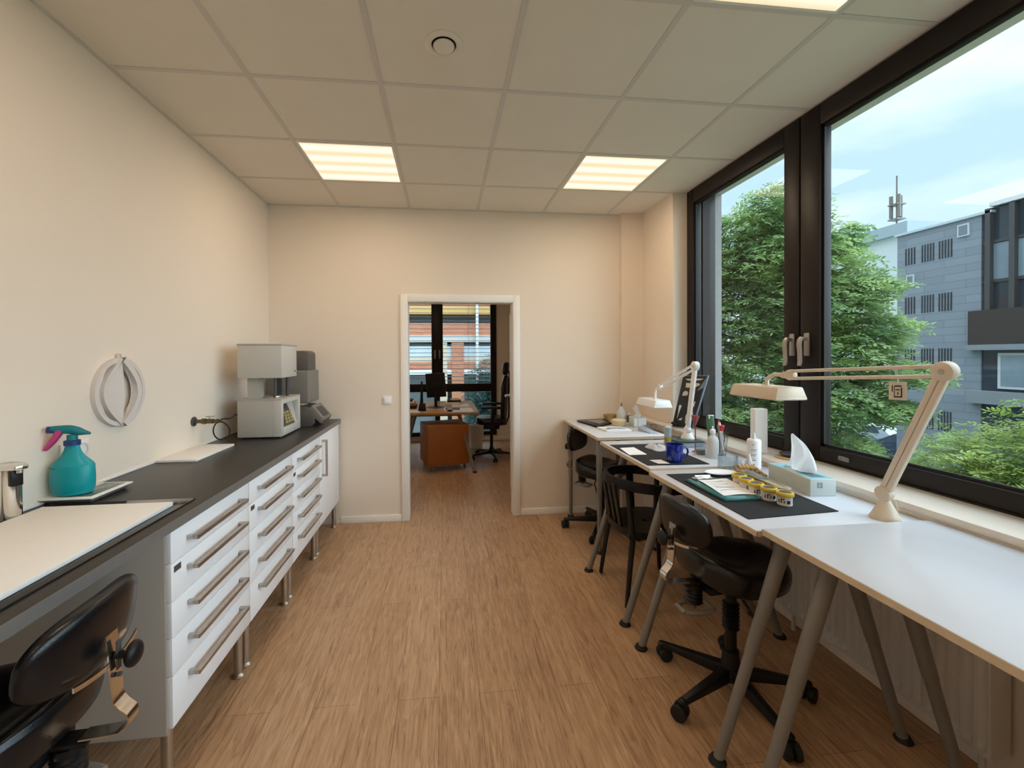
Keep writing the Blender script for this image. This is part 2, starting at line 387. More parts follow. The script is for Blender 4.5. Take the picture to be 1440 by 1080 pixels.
# ------------------------------------------------------------------ window wall on the right
win = thing('window_1', (2.06, 3.45, .935), None, None, kind='structure')
fr = MB()
YL = [(3.405, 2.27), (2.27, .75), (.75, -.85), (-.85, -2.25)]
fr.box(2.04, 2.115, 3.405, 3.45, .935, ZC).box(2.04, 2.115, -2.3, 3.405, 2.83, ZC).box(2.04, 2.115, -2.3, 3.405, .935, .97).box(2.03, 2.042, -2.3, 3.45, .90, .945)
for y in (2.27, .75, -.85): fr.box(2.045, 2.12, y - .03, y + .03, .97, 2.83)
fr.build('window_frame', M['frame'], win)
MB().box(2.12, 2.262, 3.40, 3.45, .9, 2.93, .004).box(2.14, 2.20, 3.385, 3.40, .9, 2.93).build('guide_rail', M['frame'], win)
MB().box(2.05, 2.40, -2.3, 3.45, .905, .93, .003).build('outer_sill', M['darkgrey'], win)
for k, (ya, yb) in enumerate(YL):
    a, b = ya - .004, yb + .004
    s = MB()
    sl = .068 if k == 0 else .128
    sr = .113
    s.box(2.022, 2.095, a - sl, a, .948, 2.868, .006).box(2.022, 2.095, b, b + sr, .948, 2.868, .006)
    s.box(2.0225, 2.0945, b + sr, a - sl, .948, 1.022, .006).box(2.0225, 2.0945, b + sr, a - sl, 2.755, 2.868, .006)
    # glazing bead
    s.box(2.038, 2.05, b + sr - .002, b + sr + .014, 1.02, 2.757).box(2.038, 2.05, a - sl - .014, a - sl + .002, 1.02, 2.757)
    s.box(2.038, 2.05, b + sr, a - sl, 1.02, 1.036).box(2.038, 2.05, b + sr, a - sl, 2.742, 2.757)
    sash = s.build('sash', M['frame'], win)
    MB().box(2.056, 2.062, b + sr - .005, a - sl + .005, 1.015, 2.762).build('glass_pane', M['pane'], sash)
    if k < 2:
        yh = 2.315 if k == 0 else 2.212
        h = MB().box(2.010, 2.022, yh - .017, yh + .017, 1.51, 1.638, .004)
        h.cyl((2.012, yh, 1.605), (1.975, yh, 1.605), .011)
        h.tube([(1.982, yh, 1.612), (1.972, yh, 1.60), (1.968, yh, 1.575), (1.972, yh, 1.53), (1.974, yh, 1.475), (1.968, yh, 1.455)], [.011, .0125, .0125, .0115, .0115, .010], flat=(1.25, .8))
        h.build('window_handle', mat('satin_handle_%d' % k, (.42, .38, .34), .38, metal=.7, var=.04), sash)
    cy = {0: 2.56, 1: 1.99}.get(k)
    if cy:
        MB().box(2.016, 2.0235, cy - .03, cy + .03, .972, .996, .004).box(2.013, 2.017, cy - .024, cy - .012, .975, .99, .002).box(2.013, 2.017, cy + .012, cy + .024, .975, .99, .002).build('drain_cap', M['midgrey'], sash)

# ------------------------------------------------------------------ next room
structure('ceiling_next', MB().box(-1.75, 2.05, 4.18, 7.85, 2.70, 2.82), M['ceil'])
structure('wall_next_right', MB().box(1.95, 2.05, 4.18, 7.85, 0, 2.72), M['wall'])
W2 = 7.75
structure('wall_next_back', MB().box(-1.55, -1.3, W2, W2 + .1, 0, 2.72).box(.937, 1.95, W2, W2 + .1, 0, 2.72).box(-1.3, .937, W2, W2 + .1, 0, .10).box(-1.3, .937, W2, W2 + .1, 2.66, 2.72), M['wall'])
structure('baseboard_next', MB().box(.937, 1.95, W2 - .013, W2, 0, .062, .003).box(-1.55, .937, W2 - .013, W2, 0, .062, .003), M['trimwhite'])
w2 = thing('window_2', (-.2, W2, .1), None, None, kind='structure')
f = MB().box(-1.3, -1.22, W2 - .03, W2 + .05, .1, 2.66).box(.836, .937, W2 - .03, W2 + .05, .1, 2.66).box(-1.22, .836, W2 - .03, W2 + .05, 2.58, 2.66)
f.box(-1.22, .836, W2 - .03, W2 + .05, .1, .17).box(-1.22, .836, W2 - .034, W2 + .05, .885, 1.025, .004).box(-.215, -.015, W2 - .034, W2 + .05, 1.02, 2.6, .004).box(-.16, -.07, W2 - .03, W2 + .05, .16, .89)
f.build('window_frame', M['frame'], w2)
for x0, x1, z0, z1 in ((-1.225, -.21, 1.02, 2.59), (-.02, .84, 1.02, 2.59), (-1.225, -.155, .165, .89), (-.075, .84, .165, .89)):
    MB().box(x0, x1, W2 + .008, W2 + .014, z0, z1).build('glass_pane', M['pane'], w2)
for hx in (-.155, -.075):
    MB().box(hx - .016, hx + .016, W2 - .046, W2 - .034, 1.50, 1.63, .004).tube([(hx, W2 - .04, 1.60), (hx, W2 - .08, 1.60), (hx, W2 - .085, 1.57), (hx, W2 - .08, 1.47)], .011).build('window_handle', M['midgrey'], w2)
bl = MB()
for k in range(24):
    z = 1.07 + k * .0725
    # each slat is a shallow curved strip
    bl.grid(lambda u, v, z=z: (-1.28 + 2.2 * u, W2 + .15 + .06 * v, z + .008 * (1 - (2 * v - 1) ** 2) + .004 * (v - .5)), 2, 5, .0016)
blind = thing('venetian_blind', (-.18, W2 + .19, 1.05), 'open grey exterior venetian blind outside the window of the next room', 'blind')
bl.build('slats', mat('slat_grey', (.13, .16, .20), .45, var=.05), blind)
for cx in (-.75, .45): MB().tube([(cx, W2 + .19, 1.05), (cx, W2 + .19, 2.75)], .0025, 6).build('ladder_cord', M['darkgrey'], blind)
MB().box(-1.28, .92, W2 + .12, W2 + .26, 2.74, 2.84).build('head_box', M['darkgrey'], blind)

# ------------------------------------------------------------------ ceiling things
def ceiling_light(c, r, label):
    x0 = -.929 + .625 * c + .012; y0 = .964 + .625 * r + .012
    x1 = x0 + .601; y1 = y0 + .601
    t = thing('ceiling_light', ((x0 + x1) / 2, (y0 + y1) / 2, ZC), label, 'ceiling light', 'recessed square ceiling lights')
    f = MB(); w = .012; zz = ZC - .006
    f.box(x0, x1, y0, y0 + w, zz, ZC).box(x0, x1, y1 - w, y1, zz, ZC).box(x0, x0 + w, y0 + w, y1 - w, zz, ZC).box(x1 - w, x1, y0 + w, y1 - w, zz, ZC)
    f.build('frame', M['trimwhite'], t)
    MB().box(x0 + w, x1 - w, y0 + w, y1 - w, ZC - .004, ZC - .001).build('diffuser', M['diffuser'], t)
    return t
LAMP = []
def lamp_light(x, y, z, e, col=(1, .755, .52), size=.56):
    d = bpy.data.lights.new('ceiling_lamp', 'AREA'); d.shape = 'SQUARE'; d.size = size; d.energy = e; d.color = col
    o = bpy.data.objects.new('ceiling_lamp', d); COL.objects.link(o); o.location = (x, y, z); LAMP.append(o)
ceiling_light(0, 3, 'lit square ceiling light on the left, nearer the white plastered wall')
ceiling_light(3, 3, 'lit square ceiling light at the far right, near the window corner')
ceiling_light(3, 0, 'lit square ceiling light cut off by the top edge, nearest the camera')
ELAMP = 6.9
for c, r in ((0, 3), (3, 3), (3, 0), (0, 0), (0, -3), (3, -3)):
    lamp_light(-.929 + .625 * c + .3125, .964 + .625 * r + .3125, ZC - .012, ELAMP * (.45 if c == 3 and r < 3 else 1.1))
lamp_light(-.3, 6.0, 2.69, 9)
vt = thing('ceiling_vent', (.009, 1.911, ZC), 'round white ceiling exhaust valve with a domed centre disc', 'vent')
vt.location = (.009, 1.911, ZC)
MB().lathe([(.062, .0), (.085, 0), (.085, -.004), (.078, -.009), (.062, -.010), (.055, -.006), (.053, .0)], (.009, 1.911, ZC)).build('ring', M['ceil'], vt)
MB().lathe([(0, -.001), (.058, -.001), (.058, -.002), (0, -.002)], (.009, 1.911, ZC)).build('throat', M['black'], vt)
MB().lathe([(0, -.020), (.030, -.019), (.044, -.015), (.046, -.010), (.044, -.006), (.0, -.004)], (.009, 1.911, ZC)).build('disc', M['ceil'], vt)

# wall fittings
sw = thing('light_switch', (-.517, 4.06, 1.117), 'square white rocker light switch left of the doorway', 'switch')
MB().box(-.557, -.477, 4.05, 4.06, 1.077, 1.157, .003).build('plate', M['trimwhite'], sw)
MB().box(-.545, -.489, 4.044, 4.051, 1.089, 1.145, .003).build('rocker', M['white'], sw)
ou = thing('wall_outlet', (-1.55, 1.995, 1.13), 'double white power outlet behind the turquoise spray bottle', 'outlet')
MB().box(-1.55, -1.539, 1.925, 2.065, 1.09, 1.17, .003).build('plate', M['trimwhite'], ou)
for yy in (1.96, 2.03):
    MB().lathe([(.027, 0), (.027, .004), (.022, .004), (.021, -.008), (0, -.008)], (-1.540, yy, 1.13), Mx=Matrix.Rotation(PI / 2, 4, 'Y')).build('socket', mat('socket_dull_white', (.6, .58, .55), .5), ou)  # sockets in one even white, duller than the plate
# ------------------------------------------------------------------ left side: cabinets and counter
FX = -.945
def handle(p0, p1, out=(1, 0, 0)):
    p0 = Vector(p0); p1 = Vector(p1); o = Vector(out); mb = MB(); d = (p1 - p0).normalized()
    h = .008
    def bar(a, b, up):
        a = Vector(a); b = Vector(b); dd = (b - a).normalized(); s = dd.cross(up).normalized()
        q = [s * h + up * h, -s * h + up * h, -s * h - up * h, s * h - up * h]
        mb.hull8([a + v for v in q], [b + v for v in q], .0015)
    bar(p0 + o * .034 - d * .008, p1 + o * .034 + d * .008, o)
    bar(p0, p0 + o * .030, d); bar(p1, p1 + o * .030, d)
    # square back plates
    for p in (p0, p1): bar(p, p + o * .004, d)
    return mb
CUTS = [.915, .801, .667, .540, .407, .226]
def cabinet(y0, y1, name, label, group, drawers=True, stickers=()):
    t = thing(name, (-1.25, (y0 + y1) / 2, 0), label, 'cabinet', group)
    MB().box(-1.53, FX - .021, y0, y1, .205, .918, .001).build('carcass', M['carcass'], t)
    ya, yb = y0 + .003, y1 - .003
    if drawers:
        for k in range(5):
            z1, z0 = CUTS[k] - .002, CUTS[k + 1] + .002
            d = MB().box(FX - .018, FX, ya, yb, z0, z1, .0012).build('drawer', M['white'], t)
            MB().box(FX - .0205, FX - .0182, ya - .0008, yb + .0008, z0, z1).build('edge_backing', M['beige'], d)
            hz = (z0 + z1) / 2 if k == 0 else z1 - .048
            m = (y0 + y1) / 2
            handle((FX, m - .2, hz), (FX, m + .2, hz)).build('handle', M['steel'], d)
            if k in stickers:
                MB().box(FX, FX + .0012, ya + .015, ya + .055, z1 - .034, z1 - .012).build('label_plate', M['darkgrey'], d)
    else:
        d = MB().box(FX - .018, FX, ya, yb, CUTS[5] + .002, CUTS[0] - .002, .0012).build('door', M['white'], t)
        handle((FX, ya + .06, .60), (FX, ya + .06, .868)).build('handle', M['steel'], d)
    for (lx, ly) in ((-.985, y0 + .035), (-.985, y1 - .035), (-1.46, y0 + .035), (-1.46, y1 - .035)):
        MB().lathe([(.0, 0), (.03, 0), (.03, .006), (.022, .012), (.019, .016), (.019, .2045), (0, .2045)], (lx, ly, .0003), 18).build('leg', M['steel'], t)
    return t
G = 'five drawer cabinets under the black counter'
cabinet(1.605, 2.208, 'drawer_cabinet', 'white five drawer cabinet at the near end, beside the stool under the counter', G, stickers=(1,))
cabinet(2.212, 2.812, 'drawer_cabinet', 'white five drawer cabinet in the middle of the drawer row under the counter', G, stickers=(1,))
cabinet(2.816, 3.410, 'drawer_cabinet', 'white five drawer cabinet next to the tall door cabinet', G, stickers=(1,))
cabinet(3.414, 4.016, 'door_cabinet', 'white single door cabinet with vertical handle at the far end of the counter', None, drawers=False)

ct = thing('countertop', (-1.25, 2.2, .919), 'long black countertop on the white cabinets along the left wall', 'countertop')
MB().box(-1.5495, -.937, .35, 4.055, .9192, ZT, .001).build('slab', M['counter'], ct)
MB().box(-.937, -.934, .35, 4.055, .9192, ZT - .001).build('front_edge', M['counter_edge'], ct)
MB().box(-1.5495, -1.543, .35, 4.055, ZT, ZT + .012, .002).build('wall_strip', M['trimwhite'], ct)
for lx in (-1.0, -1.5):
    MB().lathe([(0, 0), (.03, 0), (.03, .006), (.02, .014), (.02, .919), (0, .919)], (lx, .42, .0003), 16).build('leg', M['steel'], ct)

o = MB().box(-1.50, -.985, .80, 1.835, ZT + .0004, ZT + .0064, .001).build('glass_sheet', mat('black_glass', (.012, .012, .013), .08, var=.05), None)
tag(o, 'thin glossy black glass sheet under the large white board on the counter', 'sheet')
o = MB().box(-1.462, -1.017, .82, 1.748, ZT + .0068, ZT + .0225, .003).build('work_board', M['white_matte'], None)
tag(o, 'large white work board lying at the near end of the counter', 'board')
o = MB().box(-1.542, -1.335, 2.50, 2.927, ZT + .0004, ZT + .013, .002).build('work_board', M['white_matte'], None)
tag(o, 'small white work board against the wall in front of the brass valve', 'board')

# soap dispenser
sx, sy = -1.500, 1.665
zb = ZT + .0004
t = thing('soap_dispenser', (sx, sy, zb), 'tall chrome soap dispenser with flat spout at the left edge of the counter', 'soap dispenser')
Rz = rotz(-.35)
MB().lathe([(0, 0), (.040, 0), (.042, .006), (.039, .014), (.0, .014)], (sx, sy, zb), sx=1.0).build('base', M['black'], t)
MB().lathe([(0, .014), (.035, .014), (.035, .182), (0, .182)], (sx, sy, zb), 36).build('body', M['chrome'], t)
MB().prism([(-.042, -.036), (.03, -.036), (.070, -.018), (.074, .0), (.070, .018), (.03, .036), (-.042, .036)], .185, .200, at(sx, sy, zb) @ Rz, .004).build('top_plate', M['chrome'], t)
MB().lathe([(0, 0), (.009, 0), (.009, .012), (0, .012)], (Matrix.Translation((sx, sy, zb)) @ Rz @ Vector((.060, 0, .174))), 14).build('nozzle', M['steel'], t)
MB().box(.030, .050, -.016, .016, .128, .184, .003, Mx=at(sx, sy, zb) @ Rz).build('pump_neck', M['black'], t)

# bench scale
t = thing('bench_scale', (-1.45, 1.94, ZT), 'flat white bench scale under the turquoise spray bottle', 'scale')
def quad(x0, x1, y0, y1, z): return [(x0, y0, z), (x1, y0, z), (x1, y1, z), (x0, y1, z)]
MB().hull8(quad(-1.53, -1.375, 1.850, 2.035, ZT + .0004), quad(-1.546, -1.360, 1.832, 2.050, ZT + .018), .003).build('base', M['midgrey'], t)
MB().box(-1.548, -1.357, 1.829, 2.054, ZT + .018, ZT + .024, .002).build('top_plate', M['trimwhite'], t)
MB().box(-1.46, -1.375, 1.850, 2.035, ZT + .024, ZT + .0265, .001).build('weighing_glass', mat('smoky_green_glass', (.10, .16, .155), .12, var=.05), t)
# spray bottle
bx, by, bz = -1.466, 1.885, ZT + .0270
t = thing('spray_bottle', (bx, by, bz), 'turquoise spray bottle with magenta trigger standing on the flat scale', 'spray bottle')
MB().lathe([(0, 0), (.055, 0), (.068, .006), (.075, .025), (.0765, .06), (.075, .112), (.070, .122), (.055, .136), (.040, .152), (.029, .172), (.024, .192), (.022, .196), (0, .196)], (bx, by, bz), 40, sy=.66).build('bottle', M['teal'], t)
ck = MB()
for kk, (a, l) in enumerate(((.0, .008), (.011, .004), (.018, .012), (.033, .006))): ck.box(-.02 + a, -.02 + a + l, -.0605, -.0585, .121, .1245)
MB().lathe([(0, .194), (.026, .194), (.026, .212), (.022, .214), (0, .214)], (bx, by, bz), 24).build('collar', M['navy'], t)
H = at(bx, by, bz) @ rotz(.35)
hd = MB().lathe([(0, .212), (.017, .212), (.0165, .235), (0, .235)], (bx, by, bz), 20)
hd.grid(lambda u, v: H @ Vector(((-.062 + .118 * u), math.cos(2 * PI * v) * (.013 + .004 * math.sin(PI * min(1, u * 1.2))) * (1 - .75 * max(0, (u - .72) / .28)), .250 + .010 * (1 - u) - .014 * max(0, (u - .5) * 2) + math.sin(2 * PI * v) * (.012 + .006 * math.sin(PI * u)) * (1 - .6 * max(0, (u - .72) / .28)))), 16, 17)
hd.build('spray_head', M['teal_dark'], t)
MB().cyl(H @ Vector((-.074, 0, .259)), H @ Vector((-.044, 0, .257)), .0135, bev=.002).build('nozzle', M['navy'], t)
MB().tube([H @ Vector(p) for p in ((-.034, 0, .256), (-.042, 0, .240), (-.056, 0, .215), (-.073, 0, .190), (-.080, 0, .180))], [.017, .0165, .0145, .011, .007], 10, flat=(1.1, .8)).build('trigger', M['pink'], t)
lb = MB()
for u0, u1, z, w in ((-.10, .08, .118, .0016), (.12, .2, .1165, .0012), (.26, .55, .117, .0013), (-.55, -.3, .120, .0012)):
    lb.grid(lambda u, v, u0=u0, u1=u1, z=z, w=w: Vector((bx + .0752 * math.sin((u0 + (u1 - u0) * u) - .9), by - .0752 * .66 * math.cos((u0 + (u1 - u0) * u) - .9), bz + z - .008 + w * 2 * v)), 6, 2, .0006)
lb.build('printed_mark', M['ink'], t)

# round wall ornament of interlaced bands
oc = Vector((-1.55, 2.247, 1.358)); R0 = .163
t = thing('wall_ornament', (-1.55, 2.247, 1.358), 'round pale wall ornament with leaf shaped openings on the left wall', 'wall ornament')
def oy(r, a, x): return Vector((oc.x + x, oc.y + r * math.sin(a), oc.z + r * math.cos(a)))
rim = MB()
def band(path, w, x0, x1, mb):
    # a strip of width w (in the wall plane) standing out from x0 to x1
    def fn(u, v):
        n = len(path) - 1; i = min(int(u * n), n - 1); p = path[i].lerp(path[i + 1], u * n - i)
        q = path[min(i + 1, n)] - path[max(i, 0)]
        nrm = Vector((q.y, -q.x)).normalized() if q.length else Vector((1, 0))
        c = [(-.5, x0), (.5, x0), (.5, x1), (-.5, x1), (-.5, x0)][int(round(v * 4))]
        return Vector((oc.x + c[1], oc.y + p.x + nrm.x * w * c[0], oc.z + p.y + nrm.y * w * c[0]))
    mb.grid(fn, len(path), 5)
circ = [Vector((R0 * .93 * math.sin(a), R0 * .93 * math.cos(a))) for a in [2 * PI * k / 64 for k in range(65)]]
band(circ, .020, 0, .022, rim)
rim.build('rim', M['plaster'], t)
def arc(p0, p1, bulge, n=24):
    out = []
    for k in range(n + 1):
        u = k / n; out.append(Vector(p0).lerp(Vector(p1), u) + Vector((bulge * math.sin(PI * u), 0)))
    return out
lz = MB()
band(arc((-.005, .155), (-.005, -.155), -.112), .013, .004, .03, lz)
band(arc((-.005, .155), (-.005, -.155), .10), .030, .010, .040, lz)
band(arc((.045, .145), (.06, -.14), .045), .022, .004, .026, lz)
lz.build('leaf_bands', M['plaster'], t)
fl = MB()
fl.grid(lambda u, v: Vector((oc.x + .006 + .02 * v, oc.y - .005 + (-.112 * (1 - v) + .008 * v) * math.sin(PI * u), oc.z + .15 - .30 * u)), 24, 6, .003)
fl.grid(lambda u, v: Vector((oc.x + .008 + .018 * (1 - v), oc.y - .005 + (.062 + .04 * v) * math.sin(PI * u), oc.z + .15 - .30 * u)), 24, 4, .003)
fl.grid(lambda u, v: Vector((oc.x + .004, oc.y + .0 + (.095 + .055 * v) * math.sin(PI * u), oc.z + .145 - .29 * u)), 24, 4, .002)
fl.grid(lambda u, v: Vector((oc.x + .012, oc.y + (-.005 - .108 * math.sin(PI * u)) * (1 - v) - .150 * math.sin(PI * u) * v, oc.z + .150 * math.cos(PI * u))), 24, 4, .008)
fl.build('inner_panels', M['plaster'], t)
MB().tube([oc + Vector((.012, .012 * math.sin(a), R0 + .006 + .012 * math.cos(a))) for a in [2 * PI * k / 20 for k in range(21)]], .0045, 8).build('hanging_eye', M['plaster'], t)

# brass valve and black hose
vy, vz = 2.872, 1.122
t = thing('wall_valve', (-1.55, vy, vz), 'aged brass valve sticking out of the wall above the counter', 'valve')
MB().cyl((-1.55, vy, vz), (-1.54, vy, vz), .030, bev=.003).build('flange', M['darkgrey'], t)
b = MB().cyl((-1.54, vy, vz), (-1.47, vy, vz), .012).cyl((-1.50, vy, vz), (-1.475, vy, vz), .018, n=6).cyl((-1.47, vy, vz), (-1.43, vy, vz), .015).cyl((-1.43, vy, vz), (-1.39, vy, vz), .010).cyl((-1.415, vy, vz), (-1.40, vy, vz), .014, n=6)
b.build('valve_body', M['brass'], t)
MB().cyl((-1.455, vy, vz + .012), (-1.455, vy, vz + .028), .005).box(-1.475, -1.425, vy - .005, vy + .005, vz + .026, vz + .034, .002).build('lever', M['steel'], t)
pts = [(-1.392, vy, vz)]
for k in range(0, 30):
    a = PI / 2 - k / 29 * 2.1 * PI
    pts.append((-1.412 + .062 * math.cos(a), vy + .004 * k, 1.058 + .064 * math.sin(a)))
pts += [(-1.40, 3.06, 1.125), (-1.42, 3.13, 1.13), (-1.445, 3.25, 1.10)]
o = MB().tube(pts, .0045, 8).build('gas_hose', M['rubber'], None)
tag(o, 'thin black hose looped between the brass valve and the pale furnace', 'hose')

# ceramic furnace
t = thing('ceramic_furnace', (-1.265, 3.335, ZT), 'pale grey two tier ceramic furnace with keypad on the counter', 'furnace')
x0, x1, y0, y1 = -1.410, -1.121, 3.135, 3.535
z0, z1 = ZT + .012, 1.228
MB().box(x0, x1 - .055, y0, y1, z0, z1 - .008, .003).box(x0 - .003, x1, y0 - .002, y1 + .002, z1 - .008, z1, .002).build('lower_housing', M['lightgrey'], t)
MB().box(x0 + .02, x1 - .02, y0 + .02, y1 - .02, ZT + .0004, ZT + .012).build('plinth', M['black'], t)
fr = MB().box(x1 - .055, x1, y0, y0 + .045, z0, z1 - .008, .003).box(x1 - .055, x1, y1 - .045, y1, z0, z1 - .008, .003).box(x1 - .055, x1, y0 + .045, y1 - .045, z0, z0 + .055, .003).box(x1 - .055, x1, y0 + .045, y1 - .045, z1 - .038, z1 - .008, .003)
fr.build('front_frame', M['lightgrey2'], t)
def fp(u, v, d=0):  # slanted keypad face
    return Vector((x1 - .012 - .040 * v + d, y0 + .045 + (y1 - y0 - .09) * u, z0 + .055 + (z1 - .093 - z0) * v))
MB().hull8([fp(0, 0, -.01), fp(.86, 0, -.01), fp(.62, 1, -.01), fp(0, 1, -.01)], [fp(0, 0), fp(.86, 0), fp(.62, 1), fp(0, 1)]).build('keypad_panel', M['darkgrey'], t)
MB().hull8([fp(.86, 0, -.01), fp(1, 0, -.01), fp(1, 1, -.01), fp(.62, 1, -.01)], [fp(.86, 0), fp(1, 0), fp(1, 1), fp(.62, 1)]).build('side_panel', M['lightgrey2'], t)
bt = MB()
for i in range(3):
    for j in range(4):
        u, v = .30 + .17 * i, .10 + .135 * j
        bt.hull8([fp(u, v), fp(u + .12, v), fp(u + .12, v + .10), fp(u, v + .10)], [fp(u, v, .003), fp(u + .12, v, .003), fp(u + .12, v + .10, .003), fp(u, v + .10, .003)])
bt.build('keypad_buttons', mat('keypad_ochre', (.42, .33, .12), .5), t)
MB().hull8([fp(.10, .74), fp(.55, .74), fp(.52, .92), fp(.10, .92)], [fp(.10, .74, .002), fp(.55, .74, .002), fp(.52, .92, .002), fp(.10, .92, .002)]).build('display', M['black'], t)
MB().box(-1.37, -1.295, 3.20, 3.29, z1, 1.378).build('lift_column', M['lightgrey'], t)
MB().box(-1.245, -1.215, 3.40, 3.425, z1, 1.378).build('guide_rail', M['darkgrey'], t)
for gx, gy, gr_ in ((-1.20, 3.24, .007), (-1.17, 3.40, .012)): MB().cyl((gx, gy, z1), (gx, gy, 1.378), gr_).build('guide_rod', M['darkgrey'], t)
MB().lathe([(.0, 0), (.075, 0), (.075, .01), (0, .012)], (-1.25, 3.33, z1)).build('firing_plate', M['steel'], t)
up = MB().box(-1.407, -1.116, 3.135, 3.445, 1.375, 1.600, .003).build('upper_housing', M['lightgrey2'], t)
MB().box(-1.409, -1.114, 3.133, 3.447, 1.600, 1.612, .002).build('lid_plate', M['lightgrey'], up)
MB().cyl((-1.116, 3.40, 1.415), (-1.113, 3.40, 1.415), .008, n=14).build('badge', M['darkgrey'], up)

# grey press furnace
t = thing('press_furnace', (-1.2, 3.78, ZT), 'dark grey press furnace with stepped tower beside the back wall', 'furnace')
MB().prism([(-1.40, ZT + .0004), (-1.07, ZT + .0004), (-1.045, ZT + .035), (-1.055, ZT + .13), (-1.12, ZT + .165), (-1.40, ZT + .165)], -3.92, -3.64, Matrix(((1, 0, 0, 0), (0, 0, -1, 0), (0, 1, 0, 0), (0, 0, 0, 1))), .006).build('base', M['warmdark'], t)
MB().box(-1.42, -1.085, 3.63, 3.92, ZT + .19, 1.41, .012, 3).build('tower', M['midgrey'], t)
MB().prism([(-1.42, 1.41), (-1.10, 1.41), (-1.10, 1.54), (-1.108, 1.558), (-1.13, 1.57), (-1.42, 1.57)], -3.88, -3.67, Matrix(((1, 0, 0, 0), (0, 0, -1, 0), (0, 1, 0, 0), (0, 0, 0, 1))), .006).build('hood', M['warmdark'], t)
MB().cyl((-1.20, 3.78, ZT + .16), (-1.20, 3.78, ZT + .20), .06).build('firing_table', M['gold'], t)
cp = MB().hull8([(-1.10, 3.65, ZT + .115), (-1.10, 3.91, ZT + .115), (-1.0, 3.91, ZT + .02), (-1.0, 3.65, ZT + .02)], [(-1.07, 3.65, ZT + .17), (-1.07, 3.91, ZT + .17), (-.975, 3.91, ZT + .055), (-.975, 3.65, ZT + .055)], .004).build('control_panel', M['midgrey'], t)
def cpp(u, v, d): return Vector((-1.07 + .095 * u + .6 * d, 3.65 + .26 * v, ZT + .17 - .115 * u + .5 * d))
MB().hull8([cpp(.2, .2, .0), cpp(.85, .2, 0), cpp(.85, .8, 0), cpp(.2, .8, 0)], [cpp(.2, .2, .004), cpp(.85, .2, .004), cpp(.85, .8, .004), cpp(.2, .8, .004)]).build('touch_screen', M['darkgrey'], cp)

